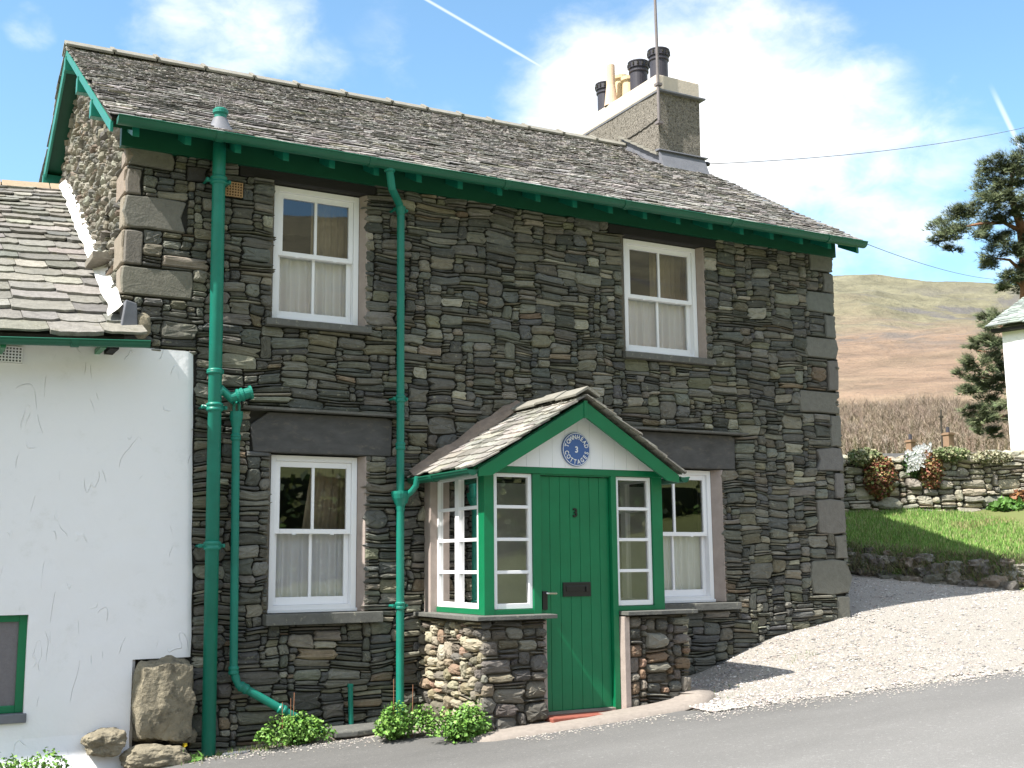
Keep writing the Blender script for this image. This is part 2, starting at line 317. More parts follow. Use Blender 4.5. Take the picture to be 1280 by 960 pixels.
def masonry(mb, mapf, s0, s1, t0, t1, blocked, sizes, pal, prot=(.0, .02), dome=.16, gap=.0045, cut=.35, amp=.03, seed=0., keep=None, cell=(.02, .0125), colf=None):
    cw, ch = cell; nx = int(round((s1-s0)/cw)); nz_ = int(round((t1-t0)/ch)); occ = np.zeros((nz_, nx), bool); idg = np.zeros((nz_, nx), int); sid = 0
    for (a, b, c, d) in blocked:
        i0 = max(0, int(math.floor((a-s0)/cw+.3))); i1 = min(nx, int(math.ceil((b-s0)/cw-.3))); k0 = max(0, int(math.floor((c-t0)/ch+.3))); k1 = min(nz_, int(math.ceil((d-t0)/ch-.3)))
        if i1 > i0 and k1 > k0: occ[k0:k1, i0:i1] = True
    W = warper(amp, 1.6, seed); tot = sum(q[2] for q in sizes)
    bl = blocked
    def wf(s, t):      # no warp close to dressed edges
        a, b = W(s, t); f = 1.
        for (x0, x1, z0, z1) in bl:
            d = max(x0-s, s-x1, z0-t, t-z1); f = min(f, max(0., d/.12))
        e = min(s-s0, s1-s); f = min(f, max(0., e/.15)); return s+(a-s)*f, t+(b-t)*f
    for k in range(nz_):
        i = 0
        while i < nx:
            if occ[k, i]: i += 1; continue
            t = rc(0, tot)
            for wr, hr, pw in sizes:
                t -= pw
                if t <= 0: break
            wn = max(2, int(rc(*wr)/cw)); hn = max(2, int(rc(*hr)/ch)); run = 0
            while i+run < nx and not occ[k, i+run] and run < wn+6: run += 1
            if run <= wn+3: wn = run if run < wn*1.5+2 else wn
            wn = min(wn, run)
            if k > 0 and wn < run-3:
                for dlt in (0, 2, -2, 3, -3, 4, -4):
                    q = wn+dlt
                    if 3 <= q < run and i+q < nx and idg[k-1, i+q-1] == idg[k-1, min(nx-1, i+q)] and idg[k-1, i+q-1] > 0 and idg[k-1, min(nx-1, i+q+1)] == idg[k-1, i+q-1] and idg[k-1, max(0, i+q-2)] == idg[k-1, i+q-1]: wn = q; break
            if wn*cw < .09 and hn*ch > wn*cw*1.3: hn = max(2, int(wn*cw*1.3/ch))
            h = 0
            while h < hn and k+h < nz_ and not occ[k+h, i:i+wn].any(): h += 1
            if k+h < nz_ and occ[k+h:k+h+2, i:i+wn].any():
                while k+h < nz_ and h < hn+2 and not occ[k+h, i:i+wn].any(): h += 1
            occ[k:k+h, i:i+wn] = True; sid += 1; idg[k:k+h, i:i+wn] = sid
            a, b, c, d = s0+i*cw, s0+(i+wn)*cw, t0+k*ch, t0+(k+h)*ch
            if keep is None or keep((a+b)/2, (c+d)/2, a, b, c, d):
                cc = pick(pal) if colf is None else colf((a+b)/2, (c+d)/2)
                stone(mb, mapf, a, b, c, d, rc(*prot), dome*rc(.3, 1.3), gap*rc(.6, 1.5), cc, wf, cut)
            i += wn
def block(mb, mapf, a, b, c, d, col, prot=.012):   # dressed block with pecked face
    W = warper(.012, 2., a*7+c)
    stone(mb, mapf, a, b, c, d, prot, .004, .006, col, lambda s, t: W(s, t), .12, flat=True, mi=2)
def slates(mb, E0, E1, R0, R1, exp0, exp1, wr, thick, pal, jit=.006, lift=.022):
    E0, E1, R0, R1 = map(Vector, (E0, E1, R0, R1)); n = (E1-E0).cross(R0-E0).normalized()
    fl = n.z < 0
    if fl: n = -n
    T = ((R0-E0).length+(R1-E1).length)/2; Lx = (E1-E0).length; t = -.03; k = 0
    def P(s, t, h):
        a = E0.lerp(E1, s/Lx); b = R0.lerp(R1, s/Lx); f = t/T; q = a.lerp(b, f)
        sag = .018*noise.noise(Vector((s*.8, t*.9, 3.))); return q+n*(h+sag)
    while t < T-.02:
        f = max(0, t)/T; e = exp0+(exp1-exp0)*f; e *= rc(.93, 1.07)
        s = -rc(0, wr[1]*.6)
        while s < Lx:
            w_ = rc(*wr)*(1-.35*f); a = max(s+.003, -.012+rc(-.01, .01)); b = min(s+w_-.003, Lx+.012+rc(-.01, .01)); s += w_
            if b-a < .04: continue
            ln = e*2.1; tj = rc(-jit, jit)*1.4; th = thick*rc(.65, 1.5); hb = lift*rc(.8, 1.25); top_ = min(t+ln, T+.01)
            nb_ = 6; bot = [(a+(b-a)*q/nb_, t+tj+rc(-jit, jit)*.6+(1.5*jit if q in (0, nb_) else 0)) for q in range(nb_+1)]
            vs = [P(x, y, hb+rc(-.002, .002)) for x, y in bot]+[P(b, top_, hb*.12), P(a, top_, hb*.12)]
            vs += [P(x, y, hb-th) for x, y in bot]+[P(b, top_, hb*.12-th*.5), P(a, top_, hb*.12-th*.5)]
            m = nb_+3; fs = [tuple(range(m)), tuple(range(2*m-1, m-1, -1))]+[(i, i+m, (i+1) % m+m, (i+1) % m) for i in range(m)]
            if fl: fs = [tuple(reversed(q)) for q in fs]
            mb.add(vs, fs, pick(pal))
        t += e; k += 1
def rock(mb, c, r, seed=0, col=(.2, .2, .17), sub=3, amp=.18, sq=.5, rot=0.):
    import bmesh
    bm = bmesh.new(); bmesh.ops.create_icosphere(bm, subdivisions=sub, radius=1)
    vs = []; cr, sr = math.cos(rot), math.sin(rot)
    for v in bm.verts:
        p = v.co.normalized(); m = max(abs(p.x), abs(p.y), abs(p.z)); p = p*(1-sq)+p/m*sq*.86
        d = 1+amp*noise.noise(p*1.3+Vector((seed, 0, 0)))+amp*.5*noise.noise(p*3.2+Vector((0, seed, 0)))+amp*.25*noise.noise(p*8+Vector((0, 0, seed)))
        q = Vector((p.x*r[0], p.y*r[1], p.z*r[2]))*d; vs.append((c[0]+q.x*cr-q.y*sr, c[1]+q.x*sr+q.y*cr, c[2]+q.z))
    bm.faces.ensure_lookup_table(); fs = [tuple(v.index for v in f.verts) for f in bm.faces]; bm.free(); mb.add(vs, fs, col)
def leaves(mb, c, r, n, size, cols, up_=.3, hemi=False, blade=False, shell=.35):
    for _ in range(n):
        while True:
            p = Vector((rc(-1, 1), rc(-1, 1), rc(0 if hemi else -1, 1)))
            if shell < p.length < 1: break
        q = Vector((c[0]+p.x*r[0], c[1]+p.y*r[1], c[2]+p.z*r[2]))
        nn = (p*.7+Vector((rc(-1, 1), rc(-1, 1), rc(-1, 1)+up_))).normalized(); a = nn.orthogonal().normalized(); a = (Matrix.Rotation(rc(0, 6.28), 3, nn) @ a); b = nn.cross(a); s = size*rc(.6, 1.3)
        col = jitcol(random.choice(cols), .22)
        if blade: mb.add([q-a*s*.08, q+a*s*.08, q+b*s+nn*s*.2], [(0, 1, 2)], col)
        else: mb.add([q, q+a*s*.45+b*s*.35+nn*s*.1, q+b*s, q-a*s*.45+b*s*.35+nn*s*.1], [(0, 1, 2), (0, 2, 3)], col)

# ------------------------------------------------------------------ ground
def plane(x, y): return -.30+.065*x
CP = [(5.8, 0, .105), (6.79, 0, .428), (7.7, 0, .583), (8, 0, .645), (9.5, 1.5, 1.04), (10.1, .54, .93), (10.6, -.05, .86), (5.24, -1.11, .08), (4.9, -1.1, .04), (12, -.6, .86), (13.5, -1., .85), (16, -1.5, .9),
      (10, 3.5, 1.3), (12, 4, 1.6), (8.3, 3, 1.05), (6, 2, .2)]
CPP = [(x, y, z-plane(x, y)) for x, y, z in CP]+[(4.2, -1.75, 0), (4.52, -1.68, 0), (5.53, -1.85, 0), (6.34, -1.99, 0), (7.96, -2.24, 0), (10, -2.7, 0), (12, -3.2, 0), (16, -4.2, 0)]
_P = np.array(CPP); _n = len(_P)
def _k(r): return np.where(r > 1e-9, r*r*np.log(np.maximum(r, 1e-9)), 0.)
_A = np.zeros((_n+3, _n+3)); _A[:_n, :_n] = _k(np.hypot(_P[:, None, 0]-_P[None, :, 0], _P[:, None, 1]-_P[None, :, 1]))+np.eye(_n)*.02
_A[:_n, _n] = 1; _A[:_n, _n+1] = _P[:, 0]; _A[:_n, _n+2] = _P[:, 1]; _A[_n:, :_n] = _A[:_n, _n:].T
_W = np.linalg.solve(_A, np.r_[_P[:, 2], 0, 0, 0])
def GZ(x, y):         # gravel height
    r = np.hypot(x-_P[:, 0], y-_P[:, 1]); return plane(x, y)+float(_k(r)@_W[:_n]+_W[_n]+_W[_n+1]*x+_W[_n+2]*y)
def nz1(x, y, s, sd=0.): return noise.noise(Vector((x*s, y*s, sd)))
def sm(x, a, b):
    t = min(1, max(0, (x-a)/(b-a))); return t*t*(3-2*t)
def edge_y(x): return np.interp(x, [4.2, 4.52, 5.53, 6.34, 7.96, 10, 12, 16, 30], [-1.75, -1.68, -1.85, -1.99, -2.24, -2.7, -3.2, -4.2, -8])
# far terrain: tangent of elevation seen from the camera by distance, crest scaled by azimuth
TD = [0, 16, 20, 26, 34, 60, 120, 250, 300, 400, 700, 950, 1200, 1500, 1900, 3200]
TT = [-.05, .0, .045, .055, .062, .072, .085, .103, .112, .14, .186, .22, .247, .235, .2, .11]
def crest(az):        # azimuth in degrees from +y clockwise
    d = ((az+180) % 360)-180
    f = 1+.07*math.sin(R(d*2.3+20))+.05*math.sin(R(d*5.1))
    f *= np.interp(d, [-180, -110, -60, -10, 30, 42.5, 44.6, 46.5, 48, 50.5, 52.8, 58, 90, 120, 180], [1.12, 1.08, .75, .7, .85, .925, .965, .95, .93, .91, .885, .88, 1.1, 1.22, 1.12])/(1+.07*math.sin(R(d*2.3+20))+.05*math.sin(R(d*5.1)) if 40 < d < 56 else 1)
    return f
def terrain(az, d):
    T = np.interp(d, TD, TT); a = R(az); x = CAM[0]+math.sin(a)*d; y = CAM[1]+math.cos(a)*d
    k = sm(d, 300, 900); T = T*(1+(crest(az)-1)*k)
    z = CAM[2]+d*T
    z += k*sm(d, 600, 1100)*3.5*noise.fractal(Vector((x*.012, y*.012, 9)), 1, 2, 5)
    z += k*(15*noise.fractal(Vector((x*.004, y*.004, 1)), 1, 2, 6)*sm(d, 300, 700)*(1-.75*sm(d, 1050, 1200))+7*abs(noise.noise(Vector((x*.011, y*.011, 4))))*(1-.8*sm(d, 1100, 1200)))
    near = plane(x, y)-.08 if d < 40 else 0
    az_ = az % 360; fr_ = sm(az_, 25, 31)*(1-sm(az_, 54, 60)); wgt = sm(d, 12*fr_+24*(1-fr_), 19*fr_+46*(1-fr_))
    if d < 50: z = z*wgt+(plane(x, y)-.06)*(1-wgt)
    return x, y, z
def polar(ds, azs):
    mb = MB(); na = len(azs)
    vs = [terrain(a, d) for d in ds for a in azs]
    fs = []
    for i in range(len(ds)-1):
        for j in range(na-1): fs.append((i*na+j, i*na+j+1, (i+1)*na+j+1, (i+1)*na+j))
    return mb.add(vs, fs)
azs = sorted(set(list(np.arange(-180, 180.1, 4.))+list(np.arange(38, 60, .16))))
fieldM = mat('field_grass', (.13, .15, .05), .95, .25, .15, .0, 5)
g0 = polar([.5, 3, 6, 9, 12, 13.5, 15, 16.5, 18, 20, 23, 28, 34, 42, 60, 75, 90, 110, 130, 160, 200, 230, 260], azs)
struct(g0.build('ground', fieldM, smooth=True))
azs2 = sorted(set(list(np.arange(-180, 180.1, 3.))+list(np.arange(41, 56, .07))))
ds2 = list(np.concatenate([np.linspace(255, 700, 40), np.linspace(710, 1260, 70), np.linspace(1280, 3000, 18)]))
hM = mat('fell_grass', (.2, .17, .06), .97, .0, .02)
nt = hM.node_tree; p = nt.nodes['Principled BSDF']; g = N(nt, 'ShaderNodeNewGeometry'); pos = g.outputs['Position']
sep = N(nt, 'ShaderNodeSeparateXYZ'); L(nt, pos, sep.inputs[0])
na = N(nt, 'ShaderNodeTexNoise', _Scale=.006, _Detail=8., _Roughness=.65); L(nt, pos, na.inputs['Vector'])
nb_ = N(nt, 'ShaderNodeTexNoise', _Scale=.03, _Detail=8., _Roughness=.7); L(nt, pos, nb_.inputs['Vector'])
ncn = N(nt, 'ShaderNodeTexNoise', _Scale=.010, _Detail=9., _Roughness=.68, _Distortion=.8); L(nt, pos, ncn.inputs['Vector'])
hz = M(nt, 'ADD', sep.outputs[2], M(nt, 'MULTIPLY', M(nt, 'SUBTRACT', na.outputs[0], .5), 420))
cr = N(nt, 'ShaderNodeValToRGB'); e = cr.color_ramp; e.elements[0].position = 0; e.elements[0].color = (.25, .19, .125, 1); e.elements[1].position = 1; e.elements[1].color = (.20, .185, .12, 1)
for ps, c in ((.30, (.27, .185, .125, 1)), (.45, (.26, .19, .13, 1)), (.62, (.225, .19, .125, 1)), (.8, (.20, .185, .115, 1))):
    q = e.elements.new(ps); q.color = c
L(nt, M(nt, 'DIVIDE', hz, 300.), cr.inputs[0])
vm = N(nt, 'ShaderNodeVectorMath', operation='SCALE'); L(nt, cr.outputs[0], vm.inputs[0]); L(nt, M(nt, 'ADD', M(nt, 'MULTIPLY', nb_.outputs[0], 2.0), .0), vm.inputs['Scale'])
x = N(nt, 'ShaderNodeMix', data_type='RGBA'); L(nt, M(nt, 'MULTIPLY', SS(nt, ncn.outputs[0], .50, .60), M(nt, 'MULTIPLY', SS(nt, sep.outputs[2], 70, 170), SS(nt, sep.outputs[2], 270, 215))), x.inputs[0]); L(nt, vm.outputs[0], x.inputs[6]); x.inputs[7].default_value = (.145, .135, .125, 1)
L(nt, x.outputs[2], p.inputs['Base Color'])
bn = N(nt, 'ShaderNodeBump', _Strength=1., _Distance=14.); L(nt, nb_.outputs[0], bn.inputs['Height']); L(nt, bn.outputs[0], p.inputs['Normal'])
struct(polar(ds2, azs2).build('fell_hillside', hM, smooth=True))

# road sheet
rd = MB(); nx = 90; xs = np.linspace(-9, 26, nx); rows = []
for x_ in xs:
    yb = float(edge_y(x_))
    if x_ < 2.9: yb = np.interp(x_, [-9, .6, 2.5, 2.9], [-.35, -.12, -.5, -1.38])
    elif x_ < 4.75: yb = -1.30
    rows.append([(x_, -9.6+(yb+9.6)*k/30, 0) for k in range(31)])
vs = [(a, b+(.03*nz1(a, b, 2.5) if k == 30 else 0), plane(a, b)+.004*nz1(a, b, 1.3)) for r_ in rows for k, (a, b, c) in enumerate(r_)]
fs = [(i*31+k, (i+1)*31+k, (i+1)*31+k+1, i*31+k+1) for i in range(nx-1) for k in range(30)]
struct(rd.add(vs, fs).build('road', asphM, smooth=True))
# soil strip between wall and road
st = MB(); xs = np.linspace(-1.5, 2.8, 60); vs = []
for x_ in xs:
    yb = np.interp(x_, [-9, .6, 2.5, 2.9], [-.35, -.12, -.5, -1.38])
    for k in range(7):
        y_ = yb-.06+(.12-yb)*k/6; vs.append((x_, y_, plane(x_, y_)-.008+.06*sm(k/6, .2, 1)*sm(x_, 1.6, 2.6)+.02*k/6*(1+nz1(x_, y_, 6))))
struct(st.add(vs, [(i*7+k, (i+1)*7+k, (i+1)*7+k+1, i*7+k+1) for i in range(59) for k in range(6)]).build('verge', concM, smooth=True))
# gravel drive
gv = MB(); nx = 70; xs = np.linspace(4.62, 22, nx)
vs = []
for x_ in xs:
    y0 = float(edge_y(x_)); y1 = np.interp(x_, [4.2, 4.85, 4.95, 5, 8, 8.05, 9.9, 10.4, 12, 22], [-1.0, -1.0, -.6, .12, .12, 3.6, 2.2, .9, .3, -.5])
    for k in range(26):
        y_ = y0+(y1-y0)*k/25; h = GZ(x_, y_); h = plane(x_, y_)+max(.0, h-plane(x_, y_)); vs.append((x_, y_-((.10*nz1(x_, 0, 1.7)+.05*nz1(x_, 0, 6)) if k == 0 else 0), h+.012*sm(x_, 4.62, 5.2)-.02*(1-sm(x_, 4.62, 5.0))+.008*nz1(x_, y_, 5)-(.03 if k == 0 else 0)))
struct(gv.add(vs, [(i*26+k, (i+1)*26+k, (i+1)*26+k+1, i*26+k+1) for i in range(nx-1) for k in range(25)]).build('gravel_drive', gravM, smooth=True))
pb = MB(); ico = [(0, 0, 1), (.9, 0, .3), (.28, .85, .3), (-.72, .53, .3), (-.72, -.53, .3), (.28, -.85, .3)]
icf = [(0, 1, 2), (0, 2, 3), (0, 3, 4), (0, 4, 5), (0, 5, 1)]
cnt = 0
while cnt < 17000:
    x_ = 4.62+(13-4.62)*random.random()**1.15; yy0 = float(edge_y(x_))-.06+.08*nz1(x_, 0, 1.7); yy1 = np.interp(x_, [4.2, 4.95, 5, 8, 8.05, 9.6, 10.4, 12, 22], [-1.2, -1.1, -.03, -.03, 3.4, 1.6, .2, -.4, -1])
    y_ = yy0+(yy1-yy0)*random.random(); h = plane(x_, y_)+max(0, GZ(x_, y_)-plane(x_, y_)); s = rc(.006, .019)*(1.4 if random.random() < .06 else 1)
    if y_ > yy1: continue
    a = rc(0, 6.28); ca, sa = math.cos(a), math.sin(a); ex, ey = rc(.7, 1.4), rc(.6, 1.1); c = random.choice([(.44, .41, .385), (.36, .335, .315), (.58, .55, .52), (.20, .19, .185), (.40, .33, .29), (.25, .235, .225)])
    pb.add([(x_+(ca*px*ex-sa*py*ey)*s, y_+(sa*px*ex+ca*py*ey)*s, h+.008+pz*s*.8) for px, py, pz in ico], icf, jitcol(c, .15)); cnt += 1
o = pb.build('loose_gravel', pebM); o['kind'] = 'stuff'; top(o, 'pale loose gravel chippings covering the drive beside the house', 'gravel')
# grit along the road edge
gr = MB()
for _ in range(4200):
    x_ = rc(.6, 12); yb = float(edge_y(x_)) if x_ > 4.3 else (-1.40 if x_ > 2.9 else np.interp(x_, [.6, 2.5, 2.9], [-.12, -.5, -1.38])); y_ = yb-abs(random.gauss(0, .17))**1.0; s = rc(.003, .012)
    gr.add([(x_+px*s, y_+py*s, plane(x_, y_)+.003+pz*s*.7) for px, py, pz in ico], icf, jitcol((.36, .33, .3), .3))
o = gr.build('road_grit', pebM); o['kind'] = 'stuff'; top(o, 'fine grit scattered on the tarmac edge beside the verge', 'grit')

# ------------------------------------------------------------------ the cottage
HX = 8.0
cot = thing('stone_cottage', (4, 0, 0), 'two-storey dark slate stone cottage with green gutters and white sash windows', 'cottage')
ZT = 4.80
facade = lambda s, t, d: (s, -d, t)
QL = [(0.0, .389, 4.631, 4.80), (0, .131, 4.385, 4.60), (0, .516, 4.085, 4.375), (0, .161, 3.775, 4.07), (0, .583, 3.50, 3.765)]
QR = [(7.629, 8, 4.59, 4.80), (7.826, 8, 4.36, 4.58), (7.576, 8, 4.10, 4.345), (7.83, 8, 3.81, 4.09), (7.541, 8, 3.555, 3.80), (7.83, 8, 3.19, 3.545), (7.394, 8, 2.92, 3.18), (7.836, 8, 2.53, 2.91), (7.604, 8, 2.265, 2.52), (7.864, 8, 1.955, 2.255), (7.566, 8, 1.56, 1.945), (7.816, 8, 1.275, 1.55), (7.451, 8, .89, 1.265), (7.80, 8.0, .58, .88)]
# openings: x0,x1,z0,z1 ; frames inside at y=.10
OP = dict(UL=(1.28, 2.165, 3.415, 4.685), UR=(5.03, 6.095, 3.42, 4.675), LL=(1.30, 2.18, .855, 2.235), LR=(5.10, 6.235, .84, 2.235))
LINT = dict(UL=(.96, 2.26, 4.685, 4.79), UR=(4.86, 6.28, 4.675, 4.775), LL=(1.115, 2.435, 2.235, 2.585), LR=(4.98, 6.43, 2.235, 2.60))
SILL = dict(UL=(1.22, 2.20, 3.35, 3.415), UR=(5.0, 6.17, 3.35, 3.42), LL=(1.27, 2.33, .76, .855), LR=(4.95, 6.37, .765, .84))
blk = [(0, .68, -.5, 1.4), (0, .64, 1.4, 3.03)]+QL+QR+list(OP.values())+list(LINT.values())+list(SILL.values())+[(2.83, 4.66, -.5, 2.02), (.78, .99, 4.47, 4.62), (1.04, 2.46, 2.59, 2.612), (4.95, 6.5, 2.605, 2.627)]
blk.append((.50, .69, 4.56, 4.70))
mb = MB()
masonry(mb, facade, 0, HX, -.4375, ZT, blk, SZ_MAIN, PAL_DARK, prot=(-.004, .028), seed=2., dome=.11)
for q in QL: block(mb, facade, *q, jitcol((.165, .152, .130), .08), .014)
for q in QR: block(mb, facade, *q, jitcol((.160, .158, .142), .08), .014)
block(mb, facade, .50, .69, 4.56, 4.70, (.055, .052, .052), .01)
# backing behind joints
cols = [(0.02, 1.28), (2.18, 5.03), (6.235, 7.98)]
for a, b in cols: mb.box(a, b, .034, .45, -.5, ZT, mi=1)
for a, b, c, d in [(1.28, 2.18, -.5, .855), (1.28, 2.18, 2.235, 3.415), (1.28, 2.18, 4.685, ZT), (5.03, 6.235, -.5, .84), (5.03, 6.235, 2.235, 3.42), (5.03, 6.235, 4.675, ZT)]: mb.box(a, b, .034, .45, c, d, mi=1)
mb.build('stone_wall', [stoneM, jointM, blockM], cot)
# gable (left) wall
RLy, RLz, RRy, RRz = 2.8, 6.80, 3.3, 7.115
def gtop(y): return 4.88+(y+.36)*(RLz-4.88)/(RLy+.36)-.06 if y < RLy else RLz-(y-RLy)*(RLz-4.87)/(6.2-RLy)-.06
gm = MB(); gmap = lambda s, t, d: (-d, s, t)
gb = [(0, .2, 4.631, 4.80), (0, .42, 4.385, 4.62), (0, .18, 4.085, 4.375), (0, .40, 3.775, 4.075), (0, .22, 3.50, 3.765), (.62, .86, 4.02, 4.42), (.52, .98, 3.93, 4.01)]
masonry(gm, gmap, 0, 5.9, -.4, 6.85, gb+[(0, 3.6, -.4, 2.9)], [((.10, .3), (.05, .12), 4), ((.12, .3), (.025, .05), 2.5), ((.07, .14), (.05, .1), 2)], PAL_GABLE, prot=(.0, .04), dome=.35, gap=.006, seed=8., keep=lambda s, t, a, b, c, d: d < min(gtop(a), gtop(b), gtop(s)+.02))
for q in gb[:5]: block(gm, gmap, *q, jitcol((.26, .22, .18), .08))
gm.box(-.16, .1, .54, .96, 3.93, 3.99, col=(.2, .18, .15)); gm.box(-.02, .1, .58, .9, 4.42, 4.50, col=(.2, .18, .15))
for k in range(5): gm.box(.02+.005*k, .12, .62, .86, 4.03+k*.08, 4.095+k*.08, col=(.10, .11, .08))
gm.prism([(.03, .04, -.5), (.03, 5.9, -.5), (.03, 5.9, gtop(5.9)), (.03, RLy, RLz-.08), (.03, .04, gtop(.04))], (.4, 0, 0), mi=1)
gm.build('gable_wall', [stoneM, mortarM, blockM], cot)
def gtopR(y): return 4.88+(y+.36)*(RRz-4.88)/(RRy+.36)-.06 if y < RRy else RRz-(y-RRy)*(RRz-4.87)/(6.6-RRy)-.06
sw = MB(); smap = lambda s, t, d: (HX+d, s, t)
masonry(sw, smap, 0, 6.1, .2, 7.1, [], SZ_MAIN, PAL_DARK, prot=(0, .02), seed=4., cell=(.03, .02), keep=lambda s, t, a, b, c, d: d < min(gtopR(a), gtopR(b)))
sw.prism([(7.97, .04, -.5), (7.97, 6.1, -.5), (7.97, 6.1, gtopR(6.1)), (7.97, RRy, RRz-.08), (7.97, .04, gtopR(.04))], (-.4, 0, 0), mi=1)
sw.build('end_wall', [stoneM, jointM], cot)
bw = MB(); bw.add([(0, 5.9, -.5), (8, 6.1, -.5), (8, 6.1, 4.95), (0, 5.9, 4.95)], [(0, 1, 2, 3)]); bw.build('rear_wall', renderM, cot, solid=.1)
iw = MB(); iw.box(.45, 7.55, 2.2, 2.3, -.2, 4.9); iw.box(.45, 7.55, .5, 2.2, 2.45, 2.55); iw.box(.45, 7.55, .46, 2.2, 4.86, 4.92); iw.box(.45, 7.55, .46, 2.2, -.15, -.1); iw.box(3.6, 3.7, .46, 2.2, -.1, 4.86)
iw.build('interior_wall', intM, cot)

PAL_ROOF = [((.235, .222, .208), 4), ((.185, .174, .164), 3.5), ((.285, .27, .255), 2.5), ((.14, .132, .126), 1.6), ((.21, .195, .155), .7), ((.33, .315, .295), .6)]
rf = MB()
slates(rf, (-.215, -.385, 4.885), (8.10, -.385, 4.885), (-.20, RLy, RLz), (8.09, RRy, RRz), .108, .064, (.09, .24), .011, PAL_ROOF, jit=.014, lift=.028)
rf.prism([(-.19, -.33, 4.895), (8.07, -.33, 4.895), (8.07, RRy, RRz-.02), (-.19, RLy, RLz-.02)], (0, .02, -.045), mi=1)
rf.build('front_roof', [slateM, jointM], cot)
rr = MB()
slates(rr, (-.215, 6.2, 4.87), (8.10, 6.6, 4.87), (-.20, RLy+.01, RLz), (8.09, RRy+.01, RRz), .16, .11, (.2, .45), .014, PAL_ROOF, jit=.012, lift=.03)
rr.prism([(-.19, 6.15, 4.88), (8.07, 6.55, 4.88), (8.07, RRy, RRz-.02), (-.19, RLy, RLz-.02)], (0, -.02, -.045), mi=1)
rr.build('rear_roof', [slateM, jointM], cot)
rg = MB(); x_ = -.225
while x_ < 7.25:
    ln = rc(.42, .62); a, b = x_, min(x_+ln, 7.27)
    def rp(x, dy, dz): f = (x+.2)/8.29; return (x, RLy+(RRy-RLy)*f+dy, RLz+(RRz-RLz)*f+dz)
    o1 = rc(.018, .03); 
    for sg in (-1, 1):
        rg.prism([rp(a, sg*.005, .055+o1), rp(a, sg*.165, -.048+o1), rp(a, sg*.155, -.075+o1), rp(a, 0, .018+o1)], (b-a-.012, (RRy-RLy)*(b-a)/8.29, (RRz-RLz)*(b-a)/8.29))
    rg.prism([rp(b-.03, -.17, -.025+o1), rp(b-.03, 0, .078+o1), rp(b-.03, .17, -.025+o1), rp(b-.03, .16, -.05+o1), rp(b-.03, 0, .04+o1), rp(b-.03, -.16, -.05+o1)], (.045, 0, .002))
    x_ += ln
rg.build('ridge_tiles', ridgeM, cot, bevel=.006)
# eaves: fascia board, rafter feet
ev = MB(); ev.box(-.06, 8.02, -.045, .03, 4.775, 5.02); ev.add([(-.19, -.34, 4.862), (8.06, -.34, 4.862), (8.06, .03, 5.02), (-.19, .03, 5.02)], [(0, 1, 2, 3)]); ev.build('eaves_board', eavesShadeM, cot)
for k in range(20):
    x_ = -.02+k*.425; m_ = MB(); m_.prism([(x_, -.32, 4.768), (x_, -.32, 4.85), (x_, -.046, 5.0), (x_, -.046, 4.90)], (.055, 0, 0)); m_.build('rafter_foot', greenpipeM, cot, bevel=.003)
def gutter(name, p0, p1, r, par, matl=gutterM, ends=True, joints=0):
    P0, P1 = Vector(p0), Vector(p1); d = (P1-P0); u = d.normalized(); s = Vector((0, 0, 1)).cross(u).normalized(); z = u.cross(s); z = z if z.z > 0 else -z
    m_ = MB()
    def prof(P, rr, lip=.0): return [P+s*math.cos(a)*rr-z*math.sin(a)*rr for a in np.linspace(0, math.pi, 13)]
    n = 13; vs = prof(P0, r)+prof(P1, r)+prof(P0, r-.006)+prof(P1, r-.006)
    fs = [(k, k+1, n+k+1, n+k) for k in range(n-1)]+[(2*n+k+1, 2*n+k, 3*n+k, 3*n+k+1) for k in range(n-1)]+[(0, n, 3*n, 2*n), (n-1, 3*n-1, 4*n-1, 2*n-1)]
    if ends: fs += [tuple(range(n-1, -1, -1)), tuple(range(n, 2*n))]
    m_.add(vs, fs)
    for sd in (1, -1):
        m_.tube([P0+s*sd*r, P1+s*sd*r], .007, 6)
    for k in range(joints):
        q = P0+d*((k+.6)/joints); v1 = prof(q-u*.03, r+.008); v2 = prof(q+u*.03, r+.008); m_.add(v1+v2, [(i, i+1, n+i+1, n+i) for i in range(n-1)]+[tuple(range(n-1, -1, -1)), tuple(range(n, 2*n))])
    return m_.build(name, matl, par, smooth=False)
gutter('gutter', (-.16, -.425, 4.872), (8.09, -.425, 4.862), .062, cot, joints=6)
# verge boards (left gable)
vb = MB()
def vpt(y, dz): return (-.20, y, (gtop(y)+.06)+dz)
vb.prism([vpt(-.33, -.035), vpt(RLy, -.035), vpt(RLy, -.125), vpt(-.33, -.125)], (.025, 0, 0))
vb.build('bargeboard', greenpipeM, cot, bevel=.003)
vb = MB(); vb.prism([vpt(RLy, -.035), vpt(6.1, -.035), vpt(6.1, -.2), vpt(RLy, -.2)], (.025, 0, 0)); vb.build('bargeboard', greenpipeM, cot, bevel=.003)
so_ = MB()
so_.prism([(-.17, -.3, gtop(-.3)+.0), (-.17, RLy, RLz-.06), (-.17, RLy, RLz-.09), (-.17, -.3, gtop(-.3)-.03)], (.19, 0, 0)); so_.prism([(-.17, RLy, RLz-.06), (-.17, 6.1, gtop(6.1)), (-.17, 6.1, gtop(6.1)-.03), (-.17, RLy, RLz-.09)], (.19, 0, 0)); so_.build('verge_soffit', eavesShadeM, cot)
for y_, z_ in ((.75, 0), (1.75, 0), (RLy, -.02), (4.3, 0)):
    m_ = MB(); zz = gtop(y_)-.03; m_.box(-.212, .02, y_-.045, y_+.045, zz-.19, zz-.03); m_.build('purlin_end', greenpipeM, cot, bevel=.004)
